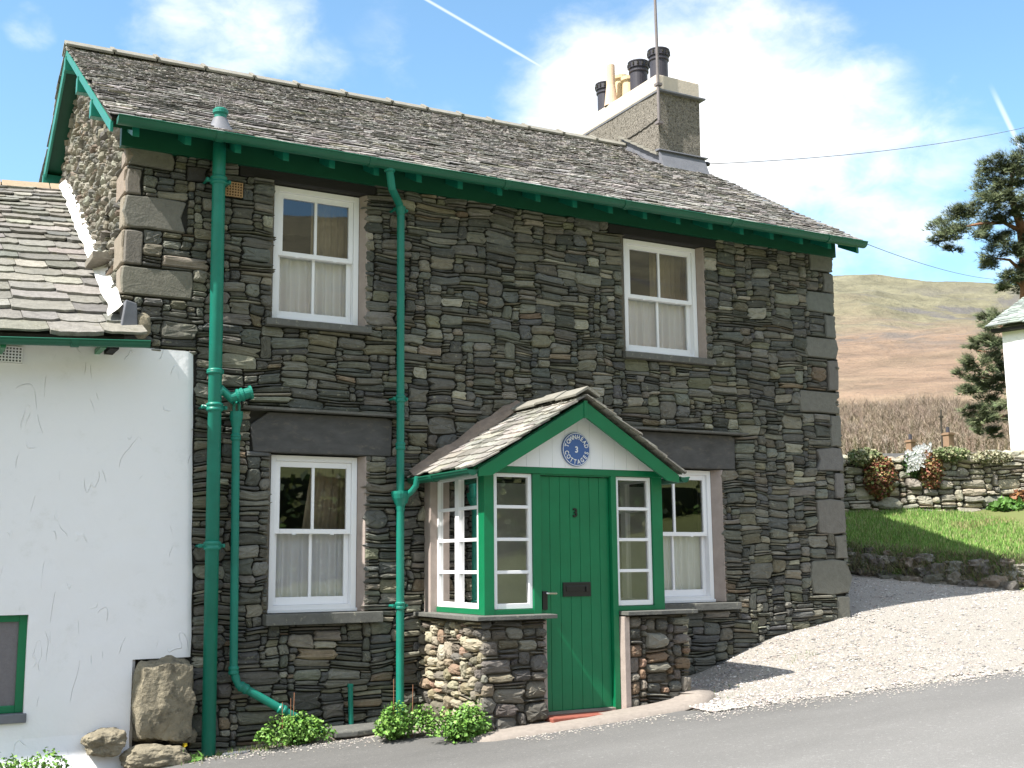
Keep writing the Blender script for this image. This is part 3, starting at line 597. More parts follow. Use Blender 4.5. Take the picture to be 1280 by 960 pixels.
# right verge board
vb = MB(); vb.prism([(8.06, -.33, 4.86), (8.06, RRy, RRz-.04), (8.06, RRy, RRz-.17), (8.06, -.33, 4.76)], (.025, 0, 0)); vb.build('bargeboard', greenM, cot, bevel=.003)
hk = MB(); b0 = PY(1035, 297, 0.2); hk.tube([b0+np.array([0, 0, -.08]), b0+np.array([0, 0, .03]), b0+np.array([.02, 0, .06])], .007, 6); hk.lathe([(.0, -.02), (.022, -.012), (.03, 0), (.022, .012), (0, .02)], b0+np.array([.02, 0, .09]), 10, ax=(0, 1, 0)); hk.build('cable_hook', mastM, cot)

# lintels, sills, drip slates
for k in ('UL', 'UR', 'LL', 'LR'):
    a, b, c, d = LINT[k]; m_ = MB()
    if k[0] == 'L':
        m_.prism([(a+.03, -.012, c), (b-.01, -.012, c+.004), (b, -.012, d-.02), (b-.06, -.012, d), (a+.16, -.012, d), (a, -.012, d-.12)], (0, .35, 0)); m_.build('lintel', lintM, cot, bevel=.008)
        dd = MB(); xx = a-.09
        pts = [(xx+i*(b+.12-xx)/12, -.085-rc(0, .02)) for i in range(13)]
        z0 = d+.012; poly = [(x, y, z0+rc(-.003, .003)) for x, y in pts]+[(pts[-1][0], .06, z0), (pts[0][0], .06, z0)]; dd.prism(poly, (0, 0, .02)); dd.build('drip_slate', sillM, cot)
    else:
        m_.box(a+.003, b-.003, -.006, .35, c+.001, d); m_.build('lintel', dtimM, cot, bevel=.01)
# ----- windows
def curtain(par, x0, x1, z0, z1, y, m, amp=.022, per=.055, name='curtain', tilt=0.):
    n = int((x1-x0)/.008); c = MB(); vs = []; ph = rc(0, 6); zs = np.linspace(z0, z1, 9)
    for i in range(n+1):
        x = x0+(x1-x0)*i/n
        for k, z in enumerate(zs):
            f = k/8; q = amp*(1-.45*f)*(math.sin(x/per*6.283+ph+1.2*nz1(x*4, 0, 2, ph))+.5*math.sin(x/per*2.9+ph*2+.6*f)); xx = x+tilt*(1-f)*(x-x1)
            vs.append((xx, y+q, z+(.012*math.sin(x*60) if k == 0 else 0)))
    c.add(vs, [(i*9+k, (i+1)*9+k, (i+1)*9+k+1, i*9+k+1) for i in range(n) for k in range(8)]); return c.build(name, m, par, smooth=True)
def ring(m_, x0, x1, z0, z1, y0, y1, l, r, b, t):
    m_.box(x0, x0+l, y0, y1, z0, z1); m_.box(x1-r, x1, y0, y1, z0, z1); m_.box(x0+l, x1-r, y0, y1, z0, z0+b); m_.box(x0+l, x1-r, y0, y1, z1-t, z1)
def sash(k, x0, x1, z0, z1, lab, drape=None, skew=0.):
    zm = (z0+z1)/2+.005; y = .085; m_ = MB(); ring(m_, x0, x1, z0, z1, y, y+.13, .045, .05, .035, .05)
    m_.box(x0-.01, x1+.01, y-.012, y+.1, z0-.028, z0+.001)
    fr = m_.build('sash_window', whiteM, cot, bevel=.003, label=lab)
    a, b = x0+.045, x1-.05
    u = MB(); ring(u, a+.001, b-.001, zm-.022, z1-.051, y+.018, y+.058, .044, .044, .042, .05); cx = (a+b)/2-.004; u.box(cx-.013, cx+.013, y+.022, y+.05, zm+.02, z1-.10)
    u.build('upper_sash', whiteM, fr, bevel=.003)
    l = MB(); ring(l, a+.001, b-.001, z0+.036, zm+.016, y+.062, y+.102, .036, .044, .068, .036); l.box(cx-.013, cx+.013, y+.066, y+.094, z0+.10, zm-.018)
    l.build('lower_sash', whiteM, fr, bevel=.003)
    for q in (.25, .75):
        h = MB(); hx = a+(b-a)*q; h.box(hx-.015, hx+.015, y+.012, y+.03, zm-.03, zm-.018); h.build('sash_horn', whiteM, fr)
    g = MB(); g.add([(a+.03, y+.038, zm), (b-.03, y+.038, zm), (b-.03, y+.038, z1-.08), (a+.03, y+.038, z1-.08)], [(0, 1, 2, 3)]); g.build('upper_pane', glassM, fr)
    g = MB(); g.add([(a+.02, y+.082, z0+.08), (b-.02, y+.082, z0+.08), (b-.02, y+.082, zm), (a+.02, y+.082, zm)], [(0, 1, 2, 3)]); g.build('lower_pane', glassM, fr)
    curtain(fr, a-.02, b+.02, z0+.05, zm-.01, y+.135, laceM, .026, .085)
    rod = MB(); rod.tube([(a-.02, y+.125, zm-.012), (b+.02, y+.125, zm-.012)], .006, 6); rod.build('curtain_rod', whiteM, fr)
    if drape: curtain(fr, drape[0], drape[1], z0+.02, z1+.02, y+.30, drapeM, .02, .07, 'drape', tilt=drape[2])
    return fr
sash('UL', 1.31, 2.125, 3.425, 4.672, 'white sash window, upper left, with lace net curtain', (1.76, 2.2, .0))
sash('UR', 5.105, 6.055, 3.43, 4.665, 'white sash window, upper right, with lace net curtain', (5.66, 6.12, .0))
sash('LL', 1.335, 2.135, .885, 2.222, 'white sash window, lower left, with lace net curtain and side drape', (1.82, 2.2, .5))
sash('LR', 5.23, 6.155, .87, 2.222, 'white sash window partly behind the porch with lace net curtain', (5.2, 5.4, .0))
for k, (a, b, c, d) in OP.items():      # plaster reveals
    fx0 = dict(UL=1.31, UR=5.105, LL=1.335, LR=5.23)[k]; fx1 = dict(UL=2.125, UR=6.055, LL=2.135, LR=6.155)[k]
    m_ = MB(); m_.prism([(b+.003, .0, c+.002), (b+.003, .0, d-.003), (fx1+.001, .09, d-.003), (fx1+.001, .09, c+.002), ], (.05, .02, 0)); m_.box(fx1+.001, b+.09, .105, .33, c+.001, d-.002)
    m_.build('window_reveal', plastM, cot, bevel=.006); m_ = MB()
    m_.prism([(a-.003, .0, c+.002), (a-.003, .0, d-.003), (fx0-.001, .09, d-.003), (fx0-.001, .09, c+.002)], (-.04, .02, 0)); m_.box(a-.06, fx0-.001, .105, .33, c+.001, d-.002)
    m_.build('window_reveal', mortarM, cot, bevel=.006)
    a, b, c, d = SILL[k]; s_ = MB(); n = 10
    pts = [(a+(b-a)*i/n, -.07-rc(0, .012)-(.02 if k[0] == 'L' else 0)) for i in range(n+1)]
    s_.prism([(x, y, c) for x, y in pts]+[(b, .2, c), (a, .2, c)], (0, .004, d-c-.002)); s_.build('window_sill', sillM, cot, bevel=.006)

# air brick behind pipe
ab = MB()
x0, z0 = .79, 4.475
for i in range(9): ab.box(x0+i*.024, x0+i*.024+.010, -.02, .0, z0, z0+.135)
for i in range(6): ab.box(x0, x0+.202, -.018, .0, z0+i*.025, z0+i*.025+.010)
ab.box(x0, x0+.202, .008, .03, z0, z0+.135, mi=1); ab.build('air_brick', [terraM, jointM], cot)

# ----- pipes
def collar(mb_, p, r, h=.05, ax=(0, 0, 1)):
    mb_.lathe([(r*.98, -h/2-.012), (r*1.28, -h/2), (r*1.28, -h/2+.014), (r*1.16, -h/2+.02), (r*1.16, h/2-.02), (r*1.28, h/2-.014), (r*1.28, h/2), (r*.98, h/2+.012)], p, 20, ax=ax)
def ears(mb_, p, r): mb_.box(p[0]-r*1.9, p[0]+r*1.9, p[1]+.0, p[1]+r*.6, p[2]-.016, p[2]+.016); mb_.tube([(p[0]-r*1.7, p[1]-.01, p[2]), (p[0]-r*1.7, 0, p[2])], .012, 8); mb_.tube([(p[0]+r*1.7, p[1]-.01, p[2]), (p[0]+r*1.7, 0, p[2])], .012, 8)
yp = -.145
A = PY(274, 196, yp); B = PY(260.5, 944, yp); Tp = PY(275, 136, yp); Tp[0] = A[0]+.005
sp = MB(); sp.tube([B, A, (A[0], A[1], 5.0)], .056, 20)
for v in (228, 523, 695): q = A+(B-A)*((v-196)/(944-196)); collar(sp, q, .056, .055, ax=tuple(A-B)); ears(sp, q, .056)
q = A+(B-A)*((478-196)/(944-196)); collar(sp, q, .056, .03)
soil = sp.build('soil_pipe', greenpipeM, cot, smooth=True)
for pl in soil.data.polygons: pl.use_smooth = len(pl.vertices) == 4
q = A+(B-A)*((510-196)/748.)
br = MB(); e1 = PY(288, 497, yp-.01); e2 = PY(312, 491, yp-.03); br.tube([q, q+np.array([.06, -.005, .06]), e1, e2], [.045, .045, .045, .047], 16); collar(br, (e1+e2)/2, .046, .05, ax=tuple(e2-e1)); br.lathe([(.047, 0), (.06, .0), (.06, .02), (.0, .024)], e2, 18, ax=tuple(e2-e1)); br.build('branch_pipe', greenpipeM, soil, smooth=False)
vt = MB(); zr0 = 4.88+(yp+.36)*.6076; vt.tube([(A[0], yp, zr0-.02), (A[0], yp, Tp[2])], .052, 20); collar(vt, (A[0], yp, Tp[2]-.03), .052, .03); vt.build('vent_pipe', greenpipeM, soil)
vl = MB(); vl.lathe([(.15, -.07), (.13, -.02), (.085, .03), (.062, .09), (.055, .1)], (A[0], yp, zr0+.01), 20); vl.build('lead_collar', leadM, soil, smooth=True)
cg = MB()
for k in range(3):
    a = k*math.pi/3; pa = [(A[0]+math.cos(a)*.045*math.cos(t), yp+math.sin(a)*.045*math.cos(t), Tp[2]+.11*math.sin(t)) for t in np.linspace(0, math.pi, 12)]; cg.tube(pa, .003, 5)
cg.build('wire_balloon', mastM, soil)
yp = -.09; wp = MB()
P0 = PY(295, 535, yp); P1 = PY(292, 838, yp); P2 = PY(298, 856, yp-.01); P3 = PY(402, 915, -.2)
wp.tube([P0, P1, (P1+P2)/2+np.array([0, 0, -.01]), P2, P3], .034, 16)
wp.lathe([(.034, -.06), (.036, .0), (.055, .09), (.055, .14), (.0, .141)], P0, 16)
collar(wp, P0-np.array([0, 0, .08]), .034, .04); collar(wp, P1-np.array([0, 0, .0]), .034, .05); dd_ = P3-P2; dd_ /= np.linalg.norm(dd_); collar(wp, P2+dd_*.05, .034, .06, ax=tuple(dd_)); collar(wp, P2+dd_*.42, .034, .05, ax=tuple(dd_))
for dx in (-.022, .022):
    t_ = P0+np.array([dx, 0, .12]); wp.tube([t_, t_+np.array([0, 0, .08]), t_+np.array([0, .09, .12])], .014, 10)
wp.build('waste_pipe', greenpipeM, cot)
yp = -.11; dp = MB(); rr_ = .036
g0_ = PY(487, 214, -.40); g1_ = PY(490, 236, -.36); g2_ = PY(499, 255, -.16); g3_ = PY(501, 270, yp); g4_ = PY(500, 893, yp)
dp.tube([g0_, g1_, (g1_*.7+g2_*.3), g2_, g3_, g4_], rr_, 16)
for v in (262, 508, 568+0, 764):
    q = g3_+(g4_-g3_)*((v-270)/(893-270.)); collar(dp, q, rr_, .05)
    if v != 568: ears(dp, q, rr_)
dp.lathe([(.036, .06), (.05, .05), (.052, 0), (.036, -.01)], g0_, 16)
dn = dp.build('downpipe', greenpipeM, cot)
hp = MB(); q = g3_+(g4_-g3_)*((640-270)/623.)
hp.lathe([(.038, -.06), (.042, -.02), (.075, .05), (.085, .09), (.085, .115), (.05, .116), (.036, .12)], q, 18); hp.build('hopper', greenpipeM, dn)
sn = MB(); s0_ = PY(522, 596, -.25); s1_ = PY(520, 607, -.23); s2_ = PY(508, 620, -.14); sn.tube([s0_, s1_, s1_*.6+s2_*.4+np.array([0, 0, -.01]), s2_, s2_+np.array([-.02, 0, -.06])], .028, 12); sn.build('swan_neck', greenpipeM, dn)
stb = MB(); a = PY(438, 856, -.05); b_ = PY(439, 918, -.05); stb.tube([b_, a], .022, 12); stb.lathe([(.026, -.02), (.026, .008), (.0, .012)], a, 12); stb.build('overflow_pipe', greenpipeM, cot)

# ----- chimney
CX0, CX1, CY0, CY1 = 7.28, 7.98, 2.345, 4.45
def roofz(x, y):
    f = (x+.2)/8.29; ry = RLy+(RRy-RLy)*f; rz = RLz+(RRz-RLz)*f
    return 4.88+(y+.36)*(rz-4.88)/(ry+.36) if y < ry else rz-(y-ry)*(rz-4.87)/(6.3-ry)
ch = MB(); 
def gridbox(m_, x0, x1, y0, y1, z0, z1, n, amp, s_):
    # box with subdivided, slightly uneven sides
    import bmesh
    bm = bmesh.new(); bmesh.ops.create_cube(bm, size=1); bmesh.ops.subdivide_edges(bm, edges=bm.edges[:], cuts=n, use_grid_fill=True)
    vs = []
    for v in bm.verts:
        p = Vector((x0+(v.co.x+.5)*(x1-x0), y0+(v.co.y+.5)*(y1-y0), z0+(v.co.z+.5)*(z1-z0))); q = noise.noise_vector(p*s_)*amp; vs.append(p+q)
    fs = [tuple(v.index for v in f.verts) for f in bm.faces]; bm.free(); m_.add(vs, fs)
gridbox(ch, CX0, CX1, CY0, CY1, 6.0, 7.60, 8, .012, 3.)
chim = ch.build('chimney', chimM, cot, smooth=False)
cp = MB(); cp.box(CX0-.015, CX1+.0, CY0-.01, CY1+.02, 7.605, 7.83); cp.build('chimney_cap', capM, chim, bevel=.012)
cp = MB(); cp.box(CX0-.01, CX1+.07, CY0-.06, CY1+.03, 7.583, 7.607); cp.build('drip_course', leadM, chim, bevel=.004)
ck = MB(); c0 = np.array(PX(822, 148, CX0-.006)); c1 = np.array(PX(772, 180, CX0-.006)); pth = [c0+(c1-c0)*t+np.array([0, 0, -.05*t*(1-t)*2+.006*math.sin(t*43)]) for t in np.linspace(0, 1, 16)]; ck.tube(pth, .009, 6); ck.build('mortar_seam', jointM, chim)
fl = MB()
for a, b, yy in ((CX0-.03, CX1+.03, CY0-.02),):
    z_ = roofz(7.6, CY0)
    fl.prism([(a, yy-.12, z_-.055), (a, yy, z_+.04), (a, yy, z_+.20), (a, yy-.012, z_+.20)], (b-a, 0, 0))
    fl.prism([(a-.02, yy-.05, z_+.20), (a-.02, yy+.05, z_+.20), (a-.02, yy+.05, z_+.235), (a-.02, yy-.045, z_+.215)], (b-a+.06, 0, 0))
ys = np.linspace(CY0-.02, 3.22, 7)
for i in range(6):
    za, zb = roofz(7.2, ys[i]), roofz(7.2, ys[i+1]); fl.prism([(CX0-.018, ys[i], za+.0), (CX0-.018, ys[i+1], zb+.0), (CX0-.018, ys[i+1], zb+.14), (CX0-.018, ys[i], za+.16)], (.012, 0, 0)); fl.prism([(CX0-.13, ys[i], za+.028), (CX0-.13, ys[i+1], zb+.028), (CX0-.01, ys[i+1], zb+.034), (CX0-.01, ys[i], za+.034)], (0, 0, .006))
fl.build('lead_flashing', leadM, chim)
sk = MB()
for i in range(6):
    za, zb = roofz(7.2, ys[i]), roofz(7.2, ys[i+1]); sk.prism([(CX0-.07, ys[i], za+.15), (CX0-.07, ys[i+1], zb+.14), (CX0-.07, ys[i+1], zb+.17), (CX0-.07, ys[i], za+.18)], (.07, 0, 0))
sk.build('water_tabling', ridgeM, chim)
def blackpot(u, vt_, yhint=None):
    p = PX(u, vt_, 7.62); y = p[1]; z1_ = p[2]; m_ = MB(); z0_ = 7.80; h = z1_-z0_
    m_.lathe([(.128, 0), (.128, h-.16), (.145, h-.155), (.145, h-.13), (.13, h-.125), (.13, h-.10), (.15, h-.095), (.15, h-.02), (.158, h-.015), (.158, h), (.10, h+.005), (.09, h-.08)], (7.62, y, z0_), 24)
    for k in range(14):
        a = k*math.pi/7; m_.box(7.62+.151*math.cos(a)-.012, 7.62+.151*math.cos(a)+.012, y+.151*math.sin(a)-.012, y+.151*math.sin(a)+.012, z1_-.075, z1_-.035, mi=1)
    m_.build('black_chimney_pot', [potM, jointM], chim, smooth=False)
blackpot(823, 64); blackpot(798, 79); blackpot(757, 106)
def buffpot(u, vt_, r, dx=0.):
    p = PX(u, vt_, 7.62+dx); h = p[2]-7.80; m_ = MB(); m_.lathe([(r*1.25, 0), (r*1.2, .05), (r, .09), (r*.86, h-.06), (r*1.12, h-.05), (r*1.12, h), (r*.7, h)], (7.62+dx, p[1], 7.80), 20); m_.build('buff_chimney_pot', buffM, chim)
buffpot(776, 97, .12); buffpot(786, 98, .11, .0)
m_ = MB(); p = PX(763, 82, 7.35); m_.lathe([(.105, 0), (.1, .03), (.066, .32), (.062, p[2]-7.83), (.05, p[2]-7.83)], (7.35, p[1], 7.83), 18); m_.build('buff_chimney_pot', mat('pale_clay_pot', (.66, .48, .34), .8, .08, 10), chim)
ms = MB(); a = np.array([7.255, 2.30, 0]); z0_ = PX(826, 150, 7.26)[2]; ms.tube([(7.25, 2.295, z0_), (7.25, 2.295, 8.1), (7.235, 2.30, 9.9)], [.021, .021, .017], 10)
for z_ in (7.12, 7.66): ms.box(7.22, 7.30, 2.265, 2.345, z_-.018, z_+.018)
ms.build('aerial_mast', mastM, chim)

# ------------------------------------------------------------------ porch
por = bpy.data.objects.new('porch', None); COL.objects.link(por); por.parent = cot; por.location = (-.28, 0, 0)
PL, PR, PF = 2.82, 4.66, -1.09
ZS_, ZH = .852, 2.03
pw_ = MB()
masonry(pw_, lambda s, t, d: (2.735-d, s, t), -1.19, .0, -.18, .80, [], SZ_PORCH, PAL_PORCH, prot=(0, .035), dome=.2, gap=.006, cut=.5, seed=3., amp=.022)
masonry(pw_, lambda s, t, d: (s, -1.19-d, t), 2.735, 3.345, -.18, .80, [], SZ_PORCH, [((.135, .122, .105), 3), ((.10, .095, .085), 4), ((.17, .145, .105), 1.5), ((.19, .18, .15), 1.5)], prot=(0, .035), dome=.2, gap=.006, cut=.45, seed=5., amp=.02)  # front stones coloured darker than the sunlit side, shade put into the palette
pw2 = MB()
masonry(pw2, lambda s, t, d: (s, -1.15-d, t), 4.215, 4.865, -.10, .79, [], SZ_PORCH, [((.14, .128, .108), 3), ((.10, .095, .085), 3), ((.20, .14, .095), 1), ((.19, .18, .15), 1.5)], prot=(0, .035), dome=.2, gap=.006, cut=.45, seed=6., amp=.02)
masonry(pw2, lambda s, t, d: (4.865+d, s, t), -1.15, 0., -.10, .79, [], SZ_PORCH, PAL_PORCH, prot=(0, .03), dome=.2, gap=.006, cut=.45, seed=7.)
pw_.box(2.76, 3.33, -1.16, -.9, -.3, .80, mi=1); pw_.box(2.76, 3.0, -.9, -.04, -.3, .80, mi=1); pw2.box(4.24, 4.84, -1.12, -.9, -.3, .79, mi=1); pw2.box(4.6, 4.84, -.9, -.04, -.3, .79, mi=1)
pw_.build('porch_wall', [stoneM, mortarM], por); pw2.build('porch_wall', [stoneM, mortarM], por)
rv = MB(); rv.box(4.155, 4.212, -1.175, -.95, -.05, .79); rv.build('plaster_jamb', plastM, por, bevel=.005); rv = MB(); rv.box(3.336, 3.372, -1.17, -.95, -.05, .79); rv.build('plaster_jamb', plastM, por, bevel=.005)
ip = MB(); ip.box(2.84, 4.64, -.035, -.006, -.1, 2.02); ip.box(2.83, 4.65, -1.0, -.04, -.05, -.02); ip.build('inner_wall', greyplM, por)
for lst in ([(2.655, .0), (2.65, -.5), (2.64, -1.0), (2.66, -1.27), (3.0, -1.285), (3.42, -1.265), (3.43, -1.0), (2.98, -.98), (2.98, 0)], [(4.165, -1.0), (4.15, -1.235), (4.5, -1.245), (4.93, -1.225), (4.94, -.6), (4.93, 0), (4.6, 0), (4.6, -.98)]):
    m_ = MB(); n = len(lst); poly = []
    for i in range(n):
        a, b = lst[i], lst[(i+1) % n]
        for q in range(4): poly.append((a[0]+(b[0]-a[0])*q/4+rc(-.006, .006), a[1]+(b[1]-a[1])*q/4+rc(-.008, .004)*(1 if b[1] < -.9 else 0), .802))
    m_.prism(poly, (0, 0, .034)); m_.build('slate_ledge', sillM, por, bevel=.004)
# green frame
fm = MB()
fm.box(PL, PL+.095, PF, PF+.11, ZS_-.015, ZH+.02); fm.box(PR-.11, PR, PF, PF+.11, ZS_-.015, ZH+.02)
fm.box(3.297, 3.372, PF+.001, PF+.10, .80, ZH); fm.box(4.093, 4.15, PF-.012, PF+.10, .0, ZH); 
fm.box(PL+.001, PR-.001, PF-.012, PF+.10, ZH, ZH+.055); fm.box(PL+.095, 3.297, PF+.003, PF+.09, ZS_-.014, ZS_+.025); fm.box(4.15, PR-.11, PF+.003, PF+.09, ZS_-.014, ZS_+.025)
fm.box(PL+.003, PL+.08, PF+.11, -.12, ZS_-.014, ZS_+.03); fm.box(PL+.003, PL+.09, PF+.10, -.03, ZH, ZH+.055); fm.box(PR-.09, PR-.003, PF+.11, -.03, ZS_-.014, ZS_+.03); fm.box(PR-.09, PR-.003, PF+.10, -.03, ZH, ZH+.055)
fm.box(3.372, 4.093, PF+.0, PF+.09, ZH-.012, ZH); fm.box(4.15, 4.154, PF, PF+.1, 0, .8)
fm.build('green_frame', greenM, por, bevel=.004)
pp = MB(); pp.box(PL-.06, PL+.04, -.14, -.004, .83, 2.06); pp.build('plaster_strip', plastM, por, bevel=.006); pp = MB(); pp.box(PR-.04, PR+.05, -.12, -.004, .83, 2.06); pp.build('plaster_strip', plastM, por, bevel=.006)
def casement(lab, axis, a, b, z0, z1, yy, cols_, rows=4):
    m_ = MB(); q = .034
    def bx(s0, s1, z0, z1, d0, d1, mm=m_):
        if axis == 'x': mm.box(s0, s1, yy+d0, yy+d1, z0, z1)
        else: mm.box(yy+d0, yy+d1, s0, s1, z0, z1)
    sgn = 1
    bx(a, a+q, z0, z1, 0, .05); bx(b-q, b, z0, z1, 0, .05); bx(a+q, b-q, z0, z0+.045, 0, .05); bx(a+q, b-q, z1-.03, z1, 0, .05)
    for k in range(1, rows): z = z0+.03+(z1-z0-.04)*k/rows; bx(a+q, b-q, z-.014, z+.014, .002, .046)
    for k in range(1, cols_): s = a+(b-a)*k/cols_; bx(s-.038, s+.038, z0+.045, z1-.03, -.004, .052)
    o = m_.build('porch_window', whiteM, por, bevel=.003, label=lab)
    return o
def pane(par, axis, a, b, z0, z1, yy):
    g = MB()
    if axis == 'x': g.add([(a, yy, z0), (b, yy, z0), (b, yy, z1), (a, yy, z1)], [(0, 1, 2, 3)])
    else: g.add([(yy, a, z0), (yy, b, z0), (yy, b, z1), (yy, a, z1)], [(0, 1, 2, 3)])
    return g
zz0, zz1 = ZS_+.012, ZH-.003
for lab, ax, a, b, yy, nc_, gy in (('white four-pane window left of the door', 'x', PL+.10, 3.294, PF+.02, 1, PF+.045), ('white four-pane window right of the door', 'x', 4.157, PR-.115, PF+.02, 1, PF+.045),
        ('white eight-pane window on the left side of the porch', 'y', -.965, -.125, PL+.012, 2, PL+.037), ('white window on the right side of the porch', 'y', -.965, -.125, PR-.065, 2, PR-.04)):
    o = casement(lab, ax, a, b, zz0+(.02 if ax == 'y' else .018), zz1, yy, nc_)
    g = pane(por, ax, a+.01, b-.01, zz0+.04, zz1-.02, gy)
    for i in range(0): pass
    # glass child of the casement: cottage > porch > porch_window would be too deep, so it is a part of the porch
    g.build('porch_glass', glassM, por)
# door
DX0, DX1, DY = 3.374, 4.091, PF+.028
dr = MB(); nb = 7; wdt = (DX1-DX0)/nb
for k in range(nb): dr.box(DX0+k*wdt+.0015, DX0+(k+1)*wdt-.0015, DY, DY+.04, .018, 2.012)
dr.box(DX0, DX1, DY+.006, DY+.038, .019, 2.011)
door = dr.build('door', greenM, por, bevel=.0035)
def dpt(u, v, off=0.): return PY(u, v, DY-off)
# porch door fittings are modelled as porch parts
m_ = MB(); a = dpt(703, 728); b_ = dpt(738, 745); m_.box(a[0], b_[0], DY-.012, DY+.01, b_[2], a[2]); m_.box(a[0]+.03, b_[0]-.03, DY-.018, DY-.008, b_[2]+.045, a[2]-.03); m_.box(b_[0]-.06, b_[0]-.045, DY-.03, DY-.008, b_[2]+.04, a[2]-.04); m_.build('letter_box', blackM, por, bevel=.004)
m_ = MB(); a = dpt(677.5, 739); b_ = dpt(684, 762); m_.box(a[0]-.0, b_[0], DY-.012, DY+.01, b_[2], a[2]); m_.build('handle_plate', blackM, por, bevel=.003)
m_ = MB(); c = dpt(681, 741.5); c[0] -= .0; m_.tube([(c[0], DY, c[2]), (c[0], DY-.04, c[2]), (c[0]+.02, DY-.05, c[2]), (c[0]+.09, DY-.05, c[2]-.002)], .009, 8); m_.build('door_handle', chromeM, por)
def textmesh(txt, size, depth=.003, font=None):
    cu = bpy.data.curves.new('t', 'FONT'); cu.body = txt; cu.size = size; cu.extrude = depth; cu.align_x = 'CENTER'; cu.offset = .0
    o = bpy.data.objects.new('t', cu); COL.objects.link(o); dg = bpy.context.evaluated_depsgraph_get(); me = bpy.data.meshes.new_from_object(o.evaluated_get(dg))
    vs = [v.co.copy() for v in me.vertices]; fs = [tuple(p.vertices) for p in me.polygons]; bpy.data.objects.remove(o); bpy.data.curves.remove(cu); bpy.data.meshes.remove(me); return vs, fs
def bold(vs, fs, mb_, tf, fat):
    for i_, (dx, dz) in enumerate(((0, 0), (fat, 0), (-fat, 0), (0, fat), (0, -fat))):
        mb_.add([tf(Vector((v.x+dx, v.y+dz, v.z+i_*.0005))) for v in vs], fs)
m_ = MB(); vs, fs = textmesh('3', .105, .006); c = dpt(718.5, 646); bold(vs, fs, m_, lambda v: (c[0]+v.x*1.0, DY-.004-v.z, c[2]+v.y), .003); m_.build('door_number', blackM, por)
m_ = MB(); m_.box(3.34, 4.22, -1.30, -1.03, -.09, -.005); m_.build('door_step', redM, por, bevel=.01)
m_ = MB(); m_.box(DX0, DX1, PF-.02, PF+.06, -.004, .016); m_.build('threshold', ridgeM, por)
# gable front
AX, AZ = 3.735, 2.575; tyy = PF-.012
tb = MB(); npl = 14
xl, xr = PL+.02, PR-.0; zb = ZH+.056
for k in range(npl):
    a = xl+(xr-xl)*k/npl; b_ = xl+(xr-xl)*(k+1)/npl-.002
    def zt(x): return zb+max(0, (AZ+.04-zb)*(1-abs(x-AX)/((AX-xl) if x < AX else (xr-AX))))
    pl = [(a, tyy, zb), (b_, tyy, zb)]+([(b_, tyy, zt(b_))] if zt(b_) > zb+1e-4 else [])+([(AX, tyy, zt(AX))] if a < AX < b_ else [])+([(a, tyy, zt(a))] if zt(a) > zb+1e-4 else [])
    if len(pl) > 2: tb.prism(pl, (0, .02, 0))
tb.build('gable_panel', whiteM, por)
EY = -1.30
ELx, ERx, EZ, AZ2 = 2.66, 4.75, 2.075, 2.715; axx = 3.735
sL = (AZ2-EZ)/(axx-ELx); sR = (AZ2-EZ)/(ERx-axx)
bb = MB(); y0 = EY+.03
bb.prism([(ELx+.02, y0, EZ-.035), (axx, y0, AZ2-.05), (axx, y0, AZ2-.19), (ELx+.15, y0, EZ-.085), (ELx+.02, y0, EZ-.10)], (0, .03, 0)); bb.build('bargeboard', greenM, por, bevel=.004)
bb = MB(); bb.prism([(ERx-.02, y0, EZ-.035), (axx+.001, y0, AZ2-.05), (axx+.001, y0, AZ2-.19), (ERx-.15, y0, EZ-.085), (ERx-.02, y0, EZ-.10)], (0, .03, 0)); bb.build('bargeboard', greenM, por, bevel=.004)
bb = MB(); bb.box(axx-.018, axx+.018, y0-.008, y0+.02, AZ2-.20, AZ2-.045); bb.build('finial_strip', greenM, por, bevel=.003)
so2 = MB()
so2.prism([(ELx+.03, y0+.03, EZ-.02), (axx, y0+.03, AZ2-.045), (axx, y0+.03, AZ2-.07), (ELx+.03, y0+.03, EZ-.045)], (0, 1.23, 0)); so2.prism([(ERx-.03, y0+.03, EZ-.02), (axx, y0+.03, AZ2-.045), (axx, y0+.03, AZ2-.07), (ERx-.03, y0+.03, EZ-.045)], (0, 1.23, 0))
so2.build('porch_soffit', greenM, por)
PAL_PR = [((.29, .275, .245), 4), ((.23, .22, .195), 3), ((.34, .32, .285), 2), ((.19, .182, .165), 1.5)]
pr_ = MB()
slates(pr_, (ELx-.02, 0.01, EZ-.012), (ELx-.02, EY, EZ-.012), (axx, 0.01, AZ2), (axx, EY, AZ2), .125, .10, (.14, .32), .012, PAL_PR, jit=.012, lift=.022)
slates(pr_, (ERx+.02, EY, EZ-.012), (ERx+.02, 0.01, EZ-.012), (axx, EY, AZ2), (axx, 0.01, AZ2), .125, .10, (.14, .32), .012, PAL_PR, jit=.012, lift=.022)
proof = pr_.build('porch_roof', slate2M, por)
rg = MB(); y_ = EY-.015
while y_ < 0:
    b_ = min(y_+rc(.36, .45), .02); o1 = rc(.02, .034)
    for sg in (-1, 1): rg.prism([(axx, y_, AZ2+.06+o1), (axx+sg*.13, y_, AZ2-.018+o1), (axx+sg*.125, y_, AZ2-.04+o1), (axx, y_, AZ2+.03+o1)], (0, b_-y_-.01, 0))
    y_ = b_
rg.build('porch_ridge', ridgeM, por, bevel=.004)
ft = MB(); n = 16      # mortar fillet where the porch roof meets the wall
